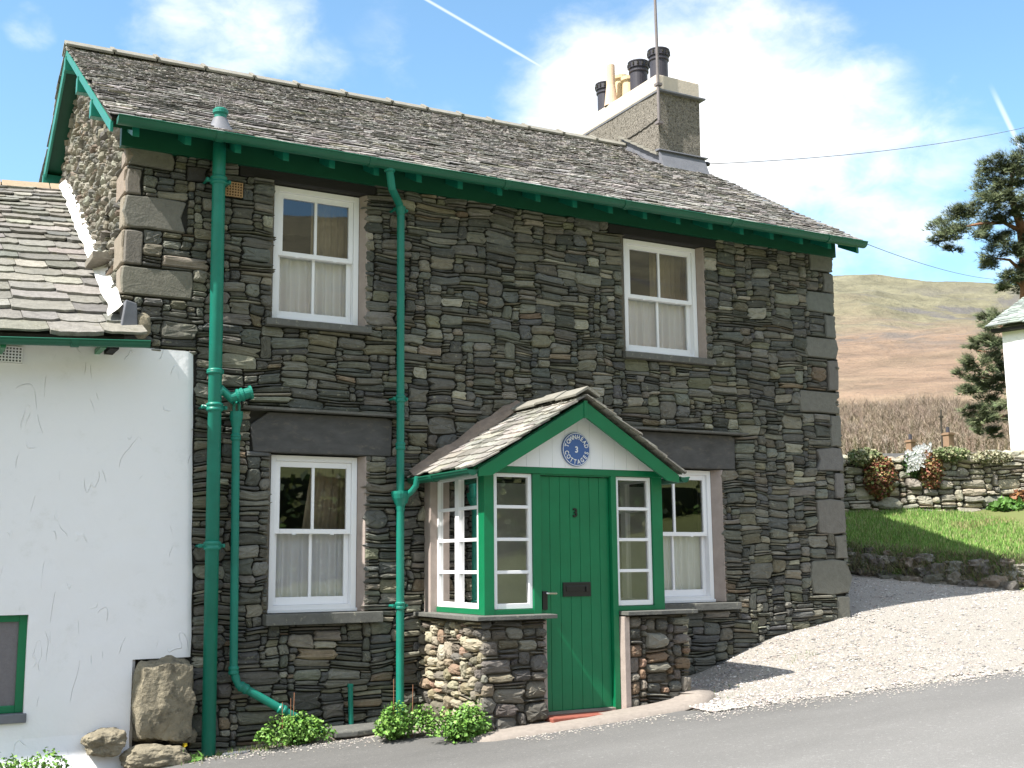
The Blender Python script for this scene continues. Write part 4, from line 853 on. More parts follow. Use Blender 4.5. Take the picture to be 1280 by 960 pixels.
for sg, ex, sl_ in ((-1, ELx-.06, sL), (1, ERx+.06, sR)):
    pts = [];
    for i in range(n+1):
        f = i/n; x = ex+(axx-ex)*f; z = EZ-.04+(AZ2+.05-EZ+.04)*f+.02*nz1(x, 0, 6, sg); pts.append((x, z))
    for i in range(n):
        (xa, za), (xb, zb_) = pts[i], pts[i+1]; h1, h2 = .09+.05*nz1(xa, 0, 5), .09+.05*nz1(xb, 0, 5); yo, yo2 = -.16+.03*nz1(xa, 2, 7), -.16+.03*nz1(xb, 2, 7)
        ft.add([(xa, -.015, za+h1), (xb, -.015, zb_+h2), (xb, yo2, zb_+.02), (xa, yo, za+.02), (xb, yo2-.01, zb_-.01), (xa, yo-.01, za-.01)], [(0, 1, 2, 3), (3, 2, 4, 5)])
ft.build('mortar_fillet', mat('brown_fillet', (.26, .205, .165), .95, .3, 9, .012, 30), por, smooth=True)
gutter('porch_gutter', (ELx-.035, EY+.03, EZ-.045), (ELx-.035, -.03, EZ-.045), .048, por, joints=1)
gutter('porch_gutter', (ERx+.045, EY+.03, EZ-.05), (ERx+.045, -.03, EZ-.05), .048, por, joints=1)
# plaque
pq = PY(719, 562, tyy); rx, rz = .145, .150
m_ = MB()
def disc(mb_, r1, r2, y0, y1, n=40): mb_.prism([(pq[0]+r1*math.cos(a), y0, pq[2]+r2*math.sin(a)) for a in np.linspace(0, 2*math.pi, n, endpoint=False)], (0, y1-y0, 0))
disc(m_, rx, rz, tyy-.02, tyy-.001); plq = m_.build('name_plaque', blueM, por, bevel=.003, label='oval blue plaque with white lettering')
m_ = MB(); n = 44
for (ra, rb) in ((.93, .965),):
    for i in range(n):
        a, b_ = 2*math.pi*i/n, 2*math.pi*(i+1)/n
        P4 = [(pq[0]+rx*q*math.cos(t), tyy-.0205, pq[2]+rz*q*math.sin(t)) for q, t in ((ra, a), (rb, a), (rb, b_), (ra, b_))]; m_.prism(P4, (0, -.003, 0))
m_.build('plaque_rim', whiteM, por); m_ = MB()
def arc(txt, start, step, r1, r2, size, flip=False):
    for i, chh in enumerate(txt):
        a = R(start+(step*i if not flip else step*i)); vs, fs = textmesh(chh, size, .0015); rot = a-math.pi/2 if not flip else a+math.pi/2; ca, sa = math.cos(rot), math.sin(rot); ox, oz = pq[0]+r1*math.cos(a), pq[2]+r2*math.sin(a)
        bold(vs, fs, m_, lambda v: (ox+v.x*.82*ca-v.y*sa, tyy-.023-v.z, oz+v.x*.82*sa+v.y*ca), .0014)
arc('TOWNHEAD', 163, -20.9, rx*.60, rz*.60, .056)
m_.build('plaque_lettering', whiteM, por); m_ = MB(); arc('COTTAGES', 196, 21.2, rx*.86, rz*.86, .056, True)
m_.build('plaque_lettering', whiteM, por); m_ = MB(); vs, fs = textmesh('3', .075, .0015); bold(vs, fs, m_, lambda v: (pq[0]+v.x, tyy-.022-v.z, pq[2]-.027+v.y), .002)
m_.build('plaque_lettering', whiteM, por)

# ------------------------------------------------------------------ white annex
anx = thing('white_annex', (-1.5, 0, 0), 'white rendered low annex with slate roof joined to the left gable', 'annex')
wm = MB(); import bmesh
def rcurve(z): return .605+.09*(1-(z+.3)/3.4)+.012*nz1(z, 0, 3)
ZA = 3.06; ns, nzz = 60, 60
WX0, WX1, WZ0, WZ1 = -1.6, -.585, .10, .905      # window hole
def frontpatch(x0f, x1f, z0, z1, nxp, nzp):
    vs = []
    for k in range(nzp+1):
        z = z0+(z1-z0)*k/nzp; xa = x0f(z); xb = x1f(z)
        for i in range(nxp+1):
            x = xa+(xb-xa)*i/nxp; e = rcurve(z)-x
            y = -.03+.006*nz1(x, z, 1.5)+.004*nz1(x, z, 5)
            if x > 0 : y += .0*x
            if z > ZA-.14 and x > .45: pass
            if e < .03: y += (.03-e)*.7
            y -= .10*sm(-z, .02, .35)
            vs.append((x, y, z))
    wm.add(vs, [(k*(nxp+1)+i, k*(nxp+1)+i+1, (k+1)*(nxp+1)+i+1, (k+1)*(nxp+1)+i) for k in range(nzp) for i in range(nxp)])
BX0 = .235; BZ1 = .50
c = lambda v: (lambda z: v)
frontpatch(c(-4), c(WX0), -.6, ZA, 16, 16); frontpatch(c(WX0), c(WX1), WZ1, ZA, 10, 24); frontpatch(c(WX0), c(WX1), -.6, WZ0, 10, 8)
frontpatch(c(WX1), rcurve, BZ1+.03, ZA, 50, 100); frontpatch(c(WX1), c(BX0-.03), -.02, BZ1+.03, 20, 16); frontpatch(c(WX1), c(.20), -.6, -.02, 16, 10)
# right edge return and top
vs = []
for k in range(41):
    z = BZ1+.03+(ZA-BZ1-.03)*k/40; x = rcurve(z); vs += [(x, -.009+.006*nz1(x, z, 5)-.0, z), (x+.004, .03, z)]
wm.add(vs, [(2*k, 2*k+1, 2*k+3, 2*k+2) for k in range(40)])
wm.box(-4, -.3, .25, .3, -.6, 3.05); wm.box(WX0, WX1+.02, -.02, .12, WZ1, WZ1+.04); wm.box(WX1, WX1+.05, -.015, .12, WZ0, WZ1+.03)
wm.box(-.3, .23, -.005, .03, -.6, 2.9)
wm.build('rendered_wall', renderM, anx, smooth=False)
for pl in bpy.data.objects['rendered_wall'].data.polygons: pl.use_smooth = True
e = MB(); e.box(-3.98, -3.9, .0, 7.0, -.6, 3.0); e.prism([(-3.99, 0, 3), (-3.99, 7.2, 3), (-3.99, 3.7, 5.35)], (.08, 0, 0)); e.add([(-4, 7.2, -.6), (0, 7.2, -.6), (0, 7.2, 3), (-4, 7.2, 3)], [(0, 1, 2, 3)]); e.build('end_wall', renderM, anx)
ar = MB(); PAL_AN = [((.225, .213, .188), 4), ((.19, .182, .165), 3), ((.255, .24, .21), 2), ((.175, .172, .162), 1.5)]
s_r = 3.5
E0, E1, R0_, R1_ = (-4.2, -.345, 2.865), (.14, -.345, 3.082), (-4.2, 3.71, 5.20), (-.02, 3.71, 5.49)
slates(ar, E0, E1, R0_, R1_, .27, .13, (.22, .52), .024, PAL_AN, jit=.018, lift=.046)
ar.prism([(-4.15, -.24, 2.90), (.0, -.24, 3.10), (.0, 3.7, 5.44), (-4.15, 3.7, 5.15)], (0, .02, -.05), mi=1); ar.add([(-4.2, 3.72, 5.2), (0, 3.72, 5.48), (0, 7.4, 3.1), (-4.2, 7.4, 2.9)], [(0, 1, 2, 3)])
ar.build('annex_roof', [slate2M, jointM], anx)
rg = MB(); x_ = -4.2
while x_ < -.03:
    b_ = min(x_+.5, -.01); f = (x_+4.2)/4.2; z = 5.20+.29*f
    rg.prism([(x_, 3.71-.13, z-.03), (x_, 3.71, z+.075), (x_, 3.71+.13, z-.03), (x_, 3.71, z+.02)], (b_-x_-.01, 0, .29*(b_-x_)/4.2)); x_ = b_+.001
rg.build('annex_ridge', mat('ochre_ridge', (.33, .26, .18), .9, .15, 12, .004, 40), anx, bevel=.004)
fi = MB(); n = 70; vs = []      # white mortar fillet against the gable
for i in range(n+1):
    y_ = -.16+(3.7+.16)*i/n; z = 3.125+(y_+.33)*(5.49-3.125)/4.04; j1, j2 = .03*nz1(y_, 0, 5), .035*nz1(y_, 3, 4)
    vs += [(-.012, y_, z+.17+j1), (-.05, y_, z+.12+j1*.5), (-.10+j2, y_, z+.055)]
fi.add(vs, [(i*3+k, i*3+k+1, i*3+k+4, i*3+k+3) for i in range(n) for k in range(2)]); fi.build('white_fillet', mortM, anx, smooth=True)
e = MB(); e.prism([(.005, -.20, 3.42), (.10, -.18, 3.40), (.11, -.19, 3.2), (-.03, -.22, 3.17)], (0, .2, 0)); e.build('corner_slate', leadM, anx, bevel=.01)
e = MB(); rock(e, (.16, -.10, 3.23), (.07, .10, .12), 3, sub=2, amp=.1); e.build('corner_stone', rockM, anx)
gutter('annex_gutter', (-4.1, -.385, 2.805), (.17, -.385, 3.045), .048, anx, joints=3)
for u in (130, 4, 262-520): 
    p = PY(u, 433, -.36); m_ = MB(); m_.box(p[0]-.02, p[0]+.02, -.36, -.02, p[2]-.01, p[2]+.03); m_.build('gutter_bracket', greenM, anx)
m_ = MB(); p = PY(136, 440, -.05); m_.box(p[0]-.035, p[0]+.035, -.32, -.02, p[2]-.02, p[2]+.03); m_.build('eaves_bracket', dtimM, anx, bevel=.004)
e = MB(); p = PY(10, 442, -.04); x0, z0 = p[0]-.12, p[2]-.07
for i in range(10): e.box(x0+i*.024, x0+i*.024+.010, -.052, -.035, z0, z0+.13)
for i in range(6): e.box(x0, x0+.226, -.05, -.035, z0+i*.024, z0+i*.024+.010)
e.box(x0, x0+.226, -.036, -.028, z0, z0+.13, mi=1); e.build('air_brick', [whiteM, jointM], anx)
e = MB(); ring(e, WX0, WX1, WZ0+.07, WZ1-.003, .02, .07, .06, .06, .055, .05); aw = e.build('annex_window', greenM, anx, bevel=.004)
e = MB(); e.box(WX0+.06, WX1-.06, .04, .046, WZ0+.12, WZ1-.05); 
frost = mat('frosted_glass', (.16, .15, .165), .22, .1, 40, .004, 60, spec=.6); e.build('frosted_pane', frost, aw)
e = MB(); e.box(WX0, WX1+.02, -.06, .10, WZ0-.0, WZ0+.069); e.build('slate_sill', leadM, aw, bevel=.006)

# ------------------------------------------------------------------ boulders and slabs at the foot of the walls
bl = MB(); rock(bl, (.45, .0, .20), (.262, .20, .365), 11, sub=5, amp=.13, sq=.66, rot=.10)
top(recenter(bl.build('boulder', rockM)), 'large upright squarish boulder built into the foot of the white wall', 'boulder', 'boulders at the foot of the white wall')
bl = MB(); c_ = PY(195, 946, -.22); rock(bl, (c_[0], -.20, -.235), (.27, .16, .125), 21, sub=5, amp=.2, sq=.3, rot=-.05)
top(recenter(bl.build('boulder', rockM)), 'long low rounded boulder lying below the big squarish boulder', 'boulder', 'boulders at the foot of the white wall')
bl = MB(); c_ = PY(130, 928, -.15); rock(bl, (c_[0], -.13, c_[2]), (.16, .14, .10), 31, sub=5, amp=.24, sq=.45)
top(recenter(bl.build('boulder', rockM)), 'small brown boulder at the lower end of the white wall, left of the others', 'boulder', 'boulders at the foot of the white wall')
bl = MB(); c_ = PY(228, 915, -.02); rock(bl, (c_[0], .0, c_[2]-.03), (.13, .1, .07), 41, sub=4, amp=.2, sq=.4)
top(recenter(bl.build('boulder', rockM)), 'small grey stone wedged right under the big squarish boulder', 'boulder', 'boulders at the foot of the white wall')
bl = MB(); c_ = PY(446, 924, -.22); bl.prism([(c_[0]-.24, -.34, -.165), (c_[0]-.05, -.37, -.16), (c_[0]+.26, -.33, -.15), (c_[0]+.28, -.08, -.14), (c_[0]-.22, -.06, -.15)], (0, 0, .05))
slab = top(recenter(bl.build('stone_slab', sillM, bevel=.012)), 'flat stone slab over the drain beneath the lower left window', 'slab')
bl = MB(); c_ = PY(292, 944, -.22); bl.prism([(c_[0]-.1, -.25, -.245), (c_[0]+.1, -.27, -.235), (c_[0]+.16, -.18, -.235), (c_[0]-.06, -.14, -.24)], (.0, .0, .015)); top(recenter(bl.build('broken_slate', leadM)), 'broken roof slate lying by the foot of the green soil pipe', 'slate')
# kerb edging round the porch
kb = MB(); path = [PD(608, 919, 9.0), ]
kpts = [(2.62, -1.24), (2.75, -1.36), (3.3, -1.40), (3.9, -1.42), (4.4, -1.40), (4.82, -1.36), (5.0, -1.22), (5.06, -1.0)]
pp_ = []
for i in range(len(kpts)-1):
    for q in range(5): pp_.append((kpts[i][0]+(kpts[i+1][0]-kpts[i][0])*q/5, kpts[i][1]+(kpts[i+1][1]-kpts[i][1])*q/5))
vs = []
for i, (x, y) in enumerate(pp_):
    t_ = np.array(pp_[min(i+1, len(pp_)-1)])-np.array(pp_[max(i-1, 0)]); t_ = t_/np.linalg.norm(t_); n_ = np.array([-t_[1], t_[0]])
    zg = plane(x, y)+.05*sm(x, 4.4, 5)
    for o_, h_ in ((-.08, -.01), (-.06, .03+.01*nz1(x, y, 4)), (.06, .045+.01*nz1(x, y, 5)), (.22, .045)): vs.append((x+n_[0]*o_, y+n_[1]*o_, zg+h_+.004*nz1(x*3, y*3, 4)))
kb.add(vs, [(i*4+k, (i+1)*4+k, (i+1)*4+k+1, i*4+k+1) for i in range(len(pp_)-1) for k in range(3)])
struct(kb.build('kerb', concM, smooth=True))
bl = MB(); c_ = PX(845, 893, 4.75); rock(bl, (4.92, -1.27, .02), (.12, .10, .055), 51, sub=4, amp=.15, sq=.4); top(recenter(bl.build('kerb_stone', rockM)), 'low buff stone at the corner of the right porch pillar', 'stone')

# ------------------------------------------------------------------ plants by the wall
WG = [(.11, .24, .035), (.075, .18, .026), (.15, .30, .05), (.19, .33, .07)]
def weed(c_, r, n, label, stalks=0, name='leafy_weed'):
    m_ = MB()
    for _ in range(11):
        a = rc(0, 6.28); q_ = rc(.1, 1.0); f_ = rc(.3, .6); leaves(m_, (c_[0]+r[0]*q_*math.cos(a), c_[1]+r[1]*q_*.7*math.sin(a), c_[2]+r[2]*rc(0, .35)), (r[0]*f_, r[1]*f_, r[2]*rc(.3, .85)), n//9, .03, WG, .6, hemi=True, shell=.2)
    for _ in range(40): a = rc(0, 6.28); rr = rc(.2, .9); m_.tube([(c_[0], c_[1], c_[2]), (c_[0]+r[0]*rr*math.cos(a), c_[1]+r[1]*rr*math.sin(a), c_[2]+r[2]*rc(.3, .8))], .003, 4, col=(.06, .12, .03))
    o = m_.build(name, leafM)
    if stalks:
        SL = []
        for _ in range(stalks): a = rc(-1, 1)*r[0]*.7; x_ = c_[0]+a; s_ = MB(); SL.append(s_); s_.tube([(x_, c_[1], c_[2]), (x_+rc(-.01, .01), c_[1], c_[2]+r[2]+rc(.05, .14))], .003, 5, col=(.30, .14, .08))
        t = thing(name, c_, label, 'plant', 'weeds along the house walls'); o.parent = t; o.data.transform(Matrix.Translation(-Vector(c_))); o.name = 'foliage'; [q.build('stalk', leafM, t) for q in SL]; return t
    recenter(o); return top(o, label, 'plant', 'weeds along the house walls')
weed((1.47, -.22, -.215), (.30, .18, .30), 1700, 'low green weed with brown stalks under the diagonal waste pipe', 3)
weed((2.20, -.72, -.155), (.26, .22, .36), 2000, 'bushy green weed growing left of the porch wall, beside the downpipe', 2)
weed((2.50, -1.12, -.14), (.32, .22, .34), 2300, 'bushy green weed against the front corner of the porch wall')
weed((-.62, -.38, -.34), (.26, .2, .30), 800, 'green weed growing below the window of the white annex')
dt = thing('dandelion', (.66, -.28, -.255), 'yellow dandelion with long leaves at the foot of the soil pipe', 'flower')
m_ = MB()
for k in range(16):
    a = rc(0, 6.28); ln = rc(.07, .13); b0 = Vector((.66+rc(-.09, .09), -.28+rc(-.04, .04), -.26)); d_ = Vector((math.cos(a), math.sin(a)*.6, rc(.5, 1.3))).normalized(); s_ = d_.orthogonal().normalized()*.016; cl = jitcol((.09, .2, .035), .2)
    m_.add([b0, b0+d_*ln*.5+s_, b0+d_*ln+Vector((0, 0, -.02)), b0+d_*ln*.5-s_], [(0, 1, 2), (0, 2, 3)], cl)
m_.tube([(.58, -.28, -.26), (.57, -.29, -.17), (.575, -.30, -.125)], .003, 5, col=(.1, .2, .05)); m_.build('leaves', leafM, dt)
m_ = MB(); 
for k in range(30): a = k*2.4; rr = .022*math.sqrt((k+1)/30); m_.add([(.575, -.30, -.125), (.575+rr*math.cos(a), -.30-.003, -.125+rr*math.sin(a)*.8), (.575+rr*math.cos(a+.3), -.306, -.12+rr*math.sin(a+.3)*.8)], [(0, 1, 2)])
m_.build('flower_head', mat('yellow_petal', (.75, .55, .02), .7, .05, 30), dt)
gt = MB()
for k in range(900):
    q = random.random()
    if q < .4: x_, y_ = rc(.45, 1.3), -.12-abs(random.gauss(0, .10))
    elif q < .7: x_, y_ = rc(1.2, 2.7), -.06-abs(random.gauss(0, .12))
    elif q < .85: x_ = rc(2.7, 5.1); y_ = -1.27-abs(random.gauss(0, .05))
    else: x_, y_ = rc(5.0, 5.5), rc(-1.6, -.9)
    if q >= .85 and random.random() < .5: x_, y_ = 6.55+rc(-.2, .2), -.75+rc(-.1, .1)
    z_ = plane(x_, y_)-.0 if x_ < 4.9 else GZ(x_, y_); h = rc(.015, .055); a = rc(0, 6.28); w_ = .004
    gt.add([(x_-w_*math.cos(a), y_-w_*math.sin(a), z_), (x_+w_*math.cos(a), y_+w_*math.sin(a), z_), (x_+rc(-.02, .02), y_+rc(-.02, .02), z_+h)], [(0, 1, 2)], jitcol(random.choice([(.10, .19, .04), (.18, .17, .07), (.07, .14, .03)]), .2))
o = gt.build('grass_tufts', bladeM); o['kind'] = 'stuff'; top(o, 'sparse short grass sprouting along the wall foot and gravel', 'grass')

# ------------------------------------------------------------------ bank, lawn, field wall
WL = [(9.5, 5.2, 1.9), (10.7, 4.25, 1.95), (11.6, 3.55, 2.0), (12.8, 2.85, 1.99), (14.0, 2.27, 1.975), (16, 1.4, 1.95), (18.5, .4, 1.9)]
BK = [(8.9, 2.6, 1.15), (9.5, 1.5, 1.04), (9.85, 1.0, .98), (10.2, .5, .92), (10.6, -.02, .86), (11.2, -.25, .86), (12.2, -.45, .87), (14, -.8, .85), (18, -1.6, .85)]
def along(pts, t):
    P_ = np.array(pts); d = np.r_[0, np.cumsum(np.hypot(*(P_[1:, :2]-P_[:-1, :2]).T))]; s = t*d[-1]; return np.array([np.interp(s, d, P_[:, k]) for k in range(3)])
lw = MB(); nu, nv = 90, 30; vs = []
def lawnpt(u, v):
    a = along(BK, u)+np.array([.22, .25, 0]); a[2] += .30*(1-sm(u, .42, .55))+.10; b_ = along(WL, u); p_ = a+(b_-a)*v; p_[2] = a[2]+(b_[2]-a[2])*(v**.9)+.05*nz1(p_[0], p_[1], 1.1)+.02*nz1(p_[0], p_[1], 4); return p_
for i in range(nu+1):
    for k in range(nv+1): vs.append(lawnpt(i/nu, k/nv))
for i in range(nu+1): a = lawnpt(i/nu, 0); vs.append((a[0]-.12, a[1]-.14, a[2]-.45))
base = (nu+1)*(nv+1)
fs = [(i*(nv+1)+k, (i+1)*(nv+1)+k, (i+1)*(nv+1)+k+1, i*(nv+1)+k+1) for i in range(nu) for k in range(nv)]+[(base+i, base+i+1, (i+1)*(nv+1), i*(nv+1)) for i in range(nu)]
struct(lw.add(vs, fs).build('lawn', grassM, smooth=True))
bd = MB()
GC = [(.16, .31, .055), (.12, .25, .04), (.21, .36, .08), (.27, .33, .11), (.10, .20, .035), (.32, .31, .15)]
for _ in range(52000):
    u = random.random(); v = random.random(); u = .08+.7*u; p_ = lawnpt(u, v); h = rc(.03, .075); a = rc(0, 6.28); w_ = rc(.005, .009); dry = nz1(p_[0], p_[1], 1.3, 7)
    cl = (.25, .22, .10) if dry > .35 and random.random() < .5 else random.choice(GC)
    bd.add([(p_[0]-w_*math.cos(a), p_[1]-w_*math.sin(a), p_[2]-.01), (p_[0]+w_*math.cos(a), p_[1]+w_*math.sin(a), p_[2]-.01), (p_[0]+rc(-.03, .03), p_[1]+rc(-.03, .03), p_[2]+h)], [(0, 1, 2)], jitcol(cl, .2))
o = bd.build('lawn_grass', bladeM); o['kind'] = 'stuff'; top(o, 'bright green grass on the raised lawn behind the gravel', 'grass')
# low rubble edging under the lawn
rb = MB()
for i in range(190):
    u = .08+.57*i/190; p_ = along(BK, u); row = random.random(); hgt = .36*(1-sm(u, .42, .55))+.03; z = p_[2]-.02+row*hgt; s = rc(.06, .16)*(1.2-.5*row)
    rock(rb, (p_[0]+.10+row*.13+rc(-.06, .06), p_[1]+.10+row*.16+rc(-.06, .06), z), (s*rc(.9, 1.4), s*rc(.7, 1.1), s*rc(.5, .8)), rc(0, 99), jitcol(random.choice([(.16, .15, .13), (.22, .21, .18), (.12, .11, .10), (.19, .16, .13)]), .15), sub=3, amp=.42, sq=.7, rot=rc(0, 3))
top(rb.build('rubble_edging', walstM), 'low rubble stone edging holding the lawn above the gravel', 'stone edging')
dg = MB()
for _ in range(11000):
    u = .10+.5*random.random(); p_ = along(BK, u); row = random.random(); p_ = p_+np.array([.04+row*.2, .04+row*.24, .1+row*.36*(1-sm(u, .42, .55))]); h = rc(.05, .14); a = rc(0, 6.28)
    dg.add([(p_[0]-.006, p_[1], p_[2]), (p_[0]+.006, p_[1], p_[2]), (p_[0]+rc(-.08, .04), p_[1]+rc(-.08, .04), p_[2]+h*rc(-.6, 1))], [(0, 1, 2)], jitcol(random.choice([(.20, .17, .10), (.14, .13, .07), (.10, .15, .05)]), .2))
o = dg.build('dry_grass', bladeM); o['kind'] = 'stuff'; top(o, 'withered grass hanging over the rubble edging of the lawn', 'grass')
# dry stone field wall
fw_ = MB(); P_ = np.array(WL); dist = np.r_[0, np.cumsum(np.hypot(*(P_[1:, :2]-P_[:-1, :2]).T))]; LW = dist[-1]
def wmap(s, t, d):
    x, y, z = [np.interp(s, dist, P_[:, k]) for k in range(3)]; e_ = .05; x2, y2 = np.interp(s+e_, dist, P_[:, 0]), np.interp(s+e_, dist, P_[:, 1]); x1, y1 = np.interp(s-e_, dist, P_[:, 0]), np.interp(s-e_, dist, P_[:, 1])
    tx, ty = x2-x1, y2-y1; l_ = math.hypot(tx, ty) or 1; nx_, ny_ = ty/l_, -tx/l_; back = .12*t; return (x+nx_*(d-back), y+ny_*(d-back), z-.15+t)
def wtop(s): return 1.0+.10*sm(s, 3., 7)+.05*nz1(s, 0, 1.2)
masonry(fw_, wmap, 0, LW, 0, 1.35, [], SZ_FIELD, PAL_FIELD, prot=(.0, .07), dome=.3, gap=.005, cut=.55, seed=12., amp=.03, cell=(.03, .02), keep=lambda s, t, a, b, c, d: d < wtop(s)+.08)
n = 60; vs = []
for i in range(n+1):
    s = LW*i/n; vs += [wmap(s, 0, -.06), wmap(s, wtop(s)-.02, -.05), wmap(s, wtop(s)-.02, -.45), wmap(s, 0, -.55)]
fw_.add(vs, [(i*4+k, (i+1)*4+k, (i+1)*4+k+1, i*4+k+1) for i in range(n) for k in range(3)], mi=1)
s = 0
while s < LW:
    p_ = wmap(s, wtop(s)-.02+rc(-.02, .05), -.2); r_ = rc(.1, .2); rock(fw_, p_, (r_, .22, r_*.6), rc(0, 99), jitcol(random.choice([c_ for c_, _ in PAL_FIELD]), .15), sub=2, amp=.25, sq=.4, rot=rc(-.6, .2)); s += rc(.16, .32)
top(fw_.build('field_wall', [walstM, mortarM]), 'old pale dry stone field wall running behind the lawn', 'stone wall')
# plants on the wall
def spt(u, v, off=0., s_guess=None):   # point on the wall face seen at pixel
    best = None
    for s in np.linspace(.2, LW-.2, 240):
        for t in np.linspace(0, 1.3, 27):
            q = np.array(wmap(s, t, .05)); d = q-CAM; w_ = d@fw; e_ = abs(640+F*(d@R2)/w_-u)+abs(480-F*(d@U2)/w_-v)
            if best is None or e_ < best[0]: best = (e_, q)
    return best[1]
def shrub(px, r, n, size, colrs, label, cat, name, group=None, up_=.2):
    c_ = spt(*px); m_ = MB(); leaves(m_, (c_[0], c_[1], c_[2]), r, n, size, colrs, up_)
    for _ in range(26): e_ = Vector((rc(-1, 1)*r[0], rc(-1, 1)*r[1], rc(-.8, 1)*r[2]))*.8; m_.tube([(c_[0], c_[1], c_[2]-r[2]*.6), (c_[0]+e_.x, c_[1]+e_.y, c_[2]+e_.z)], .005, 4, col=(.12, .07, .04))
    return top(recenter(m_.build(name, leafM)), label, cat, group)
REDS = [(.22, .085, .05), (.28, .13, .06), (.17, .12, .05), (.16, .20, .06), (.25, .07, .05), (.33, .25, .10)]
shrub((1100, 594), (.30, .2, .36), 2600, .05, REDS, 'large rusty red trailing shrub hanging on the field wall', 'shrub', 'red_shrub', 'reddish shrubs on the field wall')
shrub((1163, 586), (.22, .18, .32), 1800, .05, REDS, 'smaller red and yellow shrub right of the white flowers', 'shrub', 'red_shrub', 'reddish shrubs on the field wall')
GR2 = [(.16, .20, .08), (.20, .22, .11), (.12, .17, .06), (.27, .26, .15)]
shrub((1082, 572), (.34, .22, .15), 1500, .045, GR2, 'grey green cushion plant on the wall top above the large red shrub', 'plant', 'cushion_plant', 'cushion plants on the field wall')
shrub((1190, 566), (.40, .2, .12), 1500, .045, GR2, 'grey green cushion plant on the wall top right of the flowers', 'plant', 'cushion_plant', 'cushion plants on the field wall')
shrub((1240, 572), (.45, .2, .10), 1500, .045, [(.30, .28, .18), (.22, .22, .12), (.36, .34, .24)], 'dry yellowish cushion plant on the wall top near the white house', 'plant', 'cushion_plant', 'cushion plants on the field wall')
shrub((1262, 635), (.38, .3, .14), 900, .10, [(.09, .2, .04), (.13, .26, .06)], 'clump of strap-like green leaves at the wall foot on the right', 'plant', 'leafy_clump')
shrub((1278, 625), (.16, .2, .13), 500, .08, [(.28, .14, .06), (.22, .10, .05)], 'rust brown clump at the foot of the field wall, far right', 'plant', 'brown_clump')
wf_ = spt(1142, 571); wt = thing('white_flowers', wf_, 'clump of bright white flowers growing out of the field wall', 'flowers')
m_ = MB(); leaves(m_, (wf_[0], wf_[1], wf_[2]-.12), (.17, .14, .2), 900, .05, [(.05, .10, .03), (.07, .14, .04)], .3); m_.build('leaves', leafM, wt)
m_ = MB()
for _ in range(320):
    a = rc(-1, 1); p_ = Vector((wf_[0]+a*.22, wf_[1]-.12+rc(-.1, .1), wf_[2]+rc(-.16, .16)+a*.08)); r_ = rc(.018, .034)
    for k in range(5): t = k*1.2566+a; m_.add([p_, p_+Vector((math.cos(t)*r_, -.01, math.sin(t)*r_)), p_+Vector((math.cos(t+.9)*r_, -.012, math.sin(t+.9)*r_))], [(0, 1, 2)])
m_.build('blossom', mat('white_petal', (.85, .85, .84), .7, .02, 20), wt)

# ------------------------------------------------------------------ far right: white house, pines, wood, far cottage
wh = thing('white_house', PD(1262, 560, 30), 'white rendered house with slate roof at the right edge beyond the wall', 'house')
cz0 = PD(1252, 556, 30); c3 = PD(1252, 409, 30); ex = np.array([R2[0]-fw[0], R2[1]-fw[1], 0]); ex /= np.linalg.norm(ex); py = np.array([R2[0]+fw[0], R2[1]+fw[1], 0]); py /= np.linalg.norm(py)
zt_ = c3[2]; zb_ = cz0[2]-2.2; A0 = np.array([c3[0], c3[1], 0])
def hp_(e_, p_, z): return tuple((A0+ex*e_+py*p_)[:2])+(z,)
m_ = MB(); m_.add([hp_(0, 0, zb_), hp_(9, 0, zb_), hp_(9, 5, zb_), hp_(0, 5, zb_), hp_(0, 0, zt_), hp_(9, 0, zt_), hp_(9, 5, zt_), hp_(0, 5, zt_), hp_(0, 2.5, zt_+1.10), hp_(9, 2.5, zt_+1.10)], [(0, 1, 5, 4), (1, 2, 6, 5), (2, 3, 7, 6), (3, 0, 4, 7), (4, 7, 8), (5, 9, 6)]); m_.build('wall', renderM, wh)
m_ = MB(); slates(m_, hp_(-.3, -.28, zt_-.0), hp_(9.3, -.28, zt_-.0), hp_(-.3, 2.5, zt_+1.25), hp_(9.3, 2.5, zt_+1.25), .22, .16, (.25, .5), .03, [((.30, .33, .31), 3), ((.24, .27, .25), 2)], lift=.04)
slates(m_, hp_(-.3, 5.28, zt_), hp_(9.3, 5.28, zt_), hp_(-.3, 2.52, zt_+1.25), hp_(9.3, 2.52, zt_+1.25), .3, .3, (.5, .9), .03, [((.30, .33, .31), 3)], lift=.04); m_.build('roof', slate2M, wh)
m_ = MB(); m_.add([hp_(-.2, -.2, zt_-.05), hp_(9.2, -.2, zt_-.05), hp_(9.2, -.2, zt_-.14), hp_(-.2, -.2, zt_-.14), hp_(-.2, .02, zt_-.14), hp_(9.2, .02, zt_-.14)], [(0, 1, 2, 3), (3, 2, 5, 4)]); m_.build('fascia', dtimM, wh)
NEED = [(.10, .13, .06), (.13, .16, .075), (.07, .09, .045), (.17, .195, .10)]
needM = mat('pine_needles', (.05, .08, .04), .7, .15, 3, attr=True)
pbark = mat('pine_bark', (.28, .14, .09), .95, .3, 3, .03, 8)
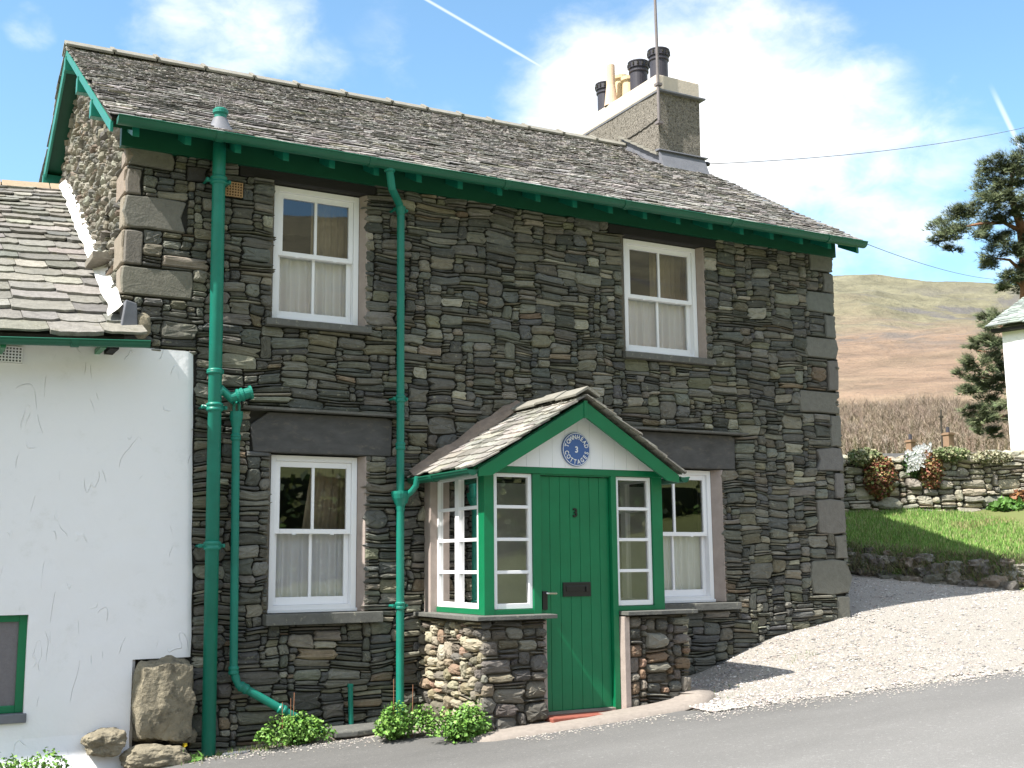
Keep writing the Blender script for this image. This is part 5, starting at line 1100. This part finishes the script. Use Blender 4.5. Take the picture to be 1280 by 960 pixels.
def pine(label, base, trunk, limbs, clumps, cat='pine tree'):
    t = thing('pine_tree', base, label, cat, 'pine trees beyond the field wall')
    tk = MB(); tk.tube(trunk[0], trunk[1], 12)
    for pth, rr in limbs: tk.tube(pth, rr, 8)
    tk.build('trunk', pbark, t, smooth=True)
    cr = MB()
    for c_, r_ in clumps:
        c_ = Vector(c_); subs = [Vector((rc(-1, 1), rc(-1, 1), rc(-.8, .9)))*.85 for _ in range(9)]
        for _ in range(int(760*min(1.6, (r_/.6)**1.5))):
            q = random.choice(subs)+Vector((random.gauss(0, .23), random.gauss(0, .23), random.gauss(0, .17)))
            p_ = c_+Vector((q.x*r_*1.1, q.y*r_*1.1, q.z*r_*.8)); dr_ = (q*.8+Vector((rc(-.6, .6), rc(-.6, .6), rc(0, 1)))).normalized(); cl = jitcol(random.choice(NEED), .2)
            for k in range(5):
                d_ = (dr_+Vector((rc(-.8, .8), rc(-.8, .8), rc(-.5, .8)))).normalized(); s_ = d_.orthogonal().normalized()*rc(.010, .020); l_ = rc(.12, .26); cr.add([p_-s_, p_+s_, p_+d_*l_], [(0, 1, 2)], cl)
    cr.build('crown', needM, t); return t
def clump(u, v, r, d): return (PD(u, v, d+rc(-1, 1)), r/F*d)
D_ = 40
C1 = [(1183, 290, 15), (1196, 272, 19), (1212, 262, 17), (1200, 292, 15), (1224, 272, 16), (1236, 238, 18), (1250, 222, 20), (1262, 204, 18), (1275, 210, 18), (1238, 208, 12), (1245, 250, 16), (1265, 238, 18), (1226, 292, 12), (1235, 318, 14), (1248, 300, 14), (1262, 312, 15), (1240, 330, 10), (1274, 300, 14), (1262, 342, 14), (1272, 358, 14), (1276, 262, 14), (1285, 340, 14),
      (1290, 190, 20), (1310, 215, 26), (1330, 250, 26), (1345, 290, 24), (1310, 300, 24), (1300, 250, 20), (1325, 200, 20), (1360, 260, 24), (1320, 340, 18), (1175, 300, 9), (1188, 312, 8), (1255, 360, 9), (1258, 272, 12)]
tb_ = PD(1285, 700, D_); tk = [PD(1285, 620, D_), PD(1282, 450, D_), PD(1284, 350, D_), PD(1277, 285, D_), PD(1262, 240, D_), PD(1268, 205, D_)]
pine('tall spreading Scots type pine with reddish trunk behind the white house', PD(1285, 620, D_), (tk, [.34, .26, .22, .16, .10, .04]),
     [([PD(1278, 290, D_), PD(1255, 278, D_), PD(1225, 280, D_-.5), PD(1195, 285, D_-1)], [.09, .07, .05, .02]), ([PD(1264, 245, D_), PD(1250, 238, D_), PD(1240, 232, D_)], [.06, .04, .02]), ([PD(1283, 345, D_), PD(1262, 325, D_), PD(1240, 322, D_)], [.08, .05, .02]), ([PD(1277, 285, D_), PD(1310, 260, D_), PD(1345, 260, D_)], [.1, .07, .03]), ([PD(1283, 370, D_), PD(1275, 355, D_), PD(1262, 348, D_)], [.06, .04, .02])],
     [clump(u, v, r, D_) for u, v, r in C1])
D2 = 36
C2 = [(1250, 392, 12), (1240, 402, 12), (1228, 428, 11), (1243, 424, 14), (1215, 436, 8), (1224, 455, 14), (1240, 450, 14), (1210, 470, 12), (1226, 480, 16), (1242, 478, 14), (1214, 488, 9), (1236, 502, 12), (1212, 515, 10), (1228, 520, 14), (1245, 518, 12), (1238, 540, 9), (1250, 470, 12), (1225, 540, 6), (1255, 430, 12), (1262, 500, 14), (1268, 460, 14)]
pine('lower dark pine with drooping boughs against the left end of the white house', PD(1262, 620, D2), ([PD(1276, 620, D2), PD(1272, 480, D2), PD(1258, 395, D2)], [.2, .13, .04]),
     [([PD(1262, v+6, D2), PD((1262+u)/2, v+3, D2), PD(u, v, D2)], [.05, .035, .012]) for u, v in ((1212, 470), (1215, 515), (1222, 438), (1240, 405))], [clump(u, v, r, D2) for u, v, r in C2])
# bare wood at the foot of the fell
bwm = MB(); azc = math.degrees(YAW)
for _ in range(5000):
    u = rc(1015, 1300) if random.random() < .78 else rc(860, 1560); d = 85+190*random.random()**.8; az = math.degrees(math.atan2(R2[0]*(u-640)+fw[0]*F, R2[1]*(u-640)+fw[1]*F)); x_, y_, z_ = terrain(az, d)
    h = (rc(4.5, 8.0)+2.2*nz1(x_, y_, .05))*(.30+.70*sm(d, 90, 240))*(1-.25*sm(u, 1180, 1250)); cl = jitcol(random.choice([(.25, .19, .145), (.20, .155, .12), (.30, .24, .19), (.26, .21, .15)]), .15); lx, ly = rc(-.4, .4), rc(-.4, .4)
    bwm.tube([(x_, y_, z_-.5), (x_+lx*.5, y_+ly*.5, z_+h*.5), (x_+lx, y_+ly, z_+h*.8)], [.08, .05, .02], 4, cap=False, col=cl)
    for k in range(26):
        f = rc(.25, .85); b0 = Vector((x_+lx*f, y_+ly*f, z_+h*f*.85)); dr_ = Vector((rc(-1, 1), rc(-1, 1), rc(.3, 1.4))).normalized(); l_ = h*rc(.12, .3); s_ = Vector((R2[0], R2[1], 0))*.034
        bwm.add([b0-s_, b0+s_, b0+dr_*l_], [(0, 1, 2)], cl); b1 = b0+dr_*l_*.5; dr_ = Vector((rc(-1, 1), rc(-1, 1), rc(.3, 1.4))).normalized(); bwm.add([b1-s_*.7, b1+s_*.7, b1+dr_*l_*.7], [(0, 1, 2)], cl)
o = bwm.build('bare_wood', twigM); o['kind'] = 'stuff'; top(o, 'leafless brown wood at the foot of the fell', 'wood')
# far cottage behind the wall: only its chimneys show
fc = thing('far_cottage', PD(1165, 600, 60), 'distant cottage behind the field wall showing only its two brown chimneys', 'cottage')
def fp(u, v, d=60): return PD(u, v, d)
a = fp(1128, 563); b_ = fp(1198, 563); dvec = (b_-a)*np.array([1, 1, 0]); ln = np.linalg.norm(dvec); dvec /= ln; nn = np.array([-dvec[1], dvec[0], 0])
zr_ = a[2]-.15
def fq(s, n_, z): q = a+dvec*s+nn*n_; return (q[0], q[1], z)
m_ = MB(); m_.add([fq(-1, -2, zr_-5), fq(ln+1, -2, zr_-5), fq(ln+1, 2, zr_-5), fq(-1, 2, zr_-5), fq(-1, -2, zr_-1.6), fq(ln+1, -2, zr_-1.6), fq(ln+1, 2, zr_-1.6), fq(-1, 2, zr_-1.6)], [(0, 1, 5, 4), (1, 2, 6, 5), (2, 3, 7, 6), (3, 0, 4, 7)]); m_.build('wall', renderM, fc)
m_ = MB(); m_.add([fq(-1.2, -2.3, zr_-1.7), fq(ln+1.2, -2.3, zr_-1.7), fq(ln+1.2, 0, zr_), fq(-1.2, 0, zr_), fq(-1.2, 2.3, zr_-1.7), fq(ln+1.2, 2.3, zr_-1.7)], [(0, 1, 2, 3), (3, 2, 5, 4)]); m_.build('roof', lintM, fc)
brk = mat('brown_brick', (.24, .155, .10), .9, .15, 4)
for u, v0, v1, w_ in ((1138, 550, 566, .17), (1185, 541, 566, .19)):
    p0_ = fp(u, v0); m_ = MB(); m_.box(p0_[0]-w_, p0_[0]+w_, p0_[1]-w_, p0_[1]+w_, zr_-.6, p0_[2]); m_.box(p0_[0]-w_-.05, p0_[0]+w_+.05, p0_[1]-w_-.05, p0_[1]+w_+.05, p0_[2]-.12, p0_[2]-.03); c_ = m_.build('chimney', brk, fc)
    m_ = MB(); m_.lathe([(.10, 0), (.085, .3), (.0, .3)], (p0_[0], p0_[1], p0_[2]), 10); m_.build('chimney_pot', potM, c_)
pl_ = thing('utility_pole', fp(1179, 600, 62), 'thin dark utility pole standing between the two distant chimneys', 'pole'); a = fp(1176, 512, 62); b_ = fp(1179, 600, 62); m_ = MB(); m_.tube([b_, a], .05, 8, col=(.07, .06, .05)); m_.build('pole', twigM, pl_); m_ = MB(); c_ = fp(1176, 521, 62); m_.box(c_[0]-.14, c_[0]+.14, c_[1]-.04, c_[1]+.04, c_[2]-.05, c_[2]+.05, col=(.07, .06, .05)); m_.build('crossarm', twigM, pl_)
# cables
cbM = mat('cable', (.12, .12, .13), .7, .02, 5)
def cable(a, b, sag, r, label):
    a, b = np.array(a), np.array(b); P_ = [a+(b-a)*t+np.array([0, 0, -sag*4*t*(1-t)]) for t in np.linspace(0, 1, 30)]; m_ = MB(); m_.tube(P_, r, 6); return top(recenter(m_.build('overhead_cable', cbM)), label, 'cable', 'overhead cables')
ca = PD(884, 205, 16.6); cable(ca, PD(1420, 118, 30), .35, .0055, 'upper dark overhead cable running right from beside the chimney')
m_ = MB(); m_.lathe([(0, -.04), (.03, -.03), (.035, 0), (.03, .03), (0, .04)], ca, 12, ax=(1, 0, 0)); m_.tube([ca, (7.99, float(ca[1]), float(ca[2])-.0)], .006, 6); m_.build('insulator', blackM, cot)
cable(PD(1000, 270, 17.5), PD(1262, 350, 38), .25, .0065, 'lower overhead cable passing behind the roof towards the pine')

# leafy hedgerow across the road, mirrored in the lower windows
hg = MB(); hc = [(.04, .075, .02), (.06, .11, .025), (.03, .055, .018), (.11, .13, .03)]
for _ in range(15000):
    x_ = rc(-6, 52); ht = 4.6+2.2*nz1(x_, 0, .16)+1.2*nz1(x_, 0, .6); z_ = rc(-.6, 1)**1*ht; y_ = -33+rc(-1.6, 1.6)*(1-.6*max(0, z_)/ht); s_ = rc(.18, .42)
    nn = Vector((rc(-1, 1), rc(.1, 1.2), rc(-.3, 1))).normalized(); a = nn.orthogonal().normalized(); a = Matrix.Rotation(rc(0, 6.28), 3, nn) @ a; b_ = nn.cross(a); q = Vector((x_, y_, z_))
    hg.add([q, q+a*s_*.5+b_*s_*.4, q+b_*s_, q-a*s_*.5+b_*s_*.4], [(0, 1, 2), (0, 2, 3)], jitcol(random.choice(hc), .3))
hg.prism([(-6, -33, -4), (52, -33, -4), (52, -33, 4.6), (-6, -33, 4.6)], (0, -.3, 0), col=(.02, .03, .01))
o = hg.build('hedgerow', leafM); top(o, 'dark leafy hedgerow across the road, mirrored in the window panes', 'hedge')
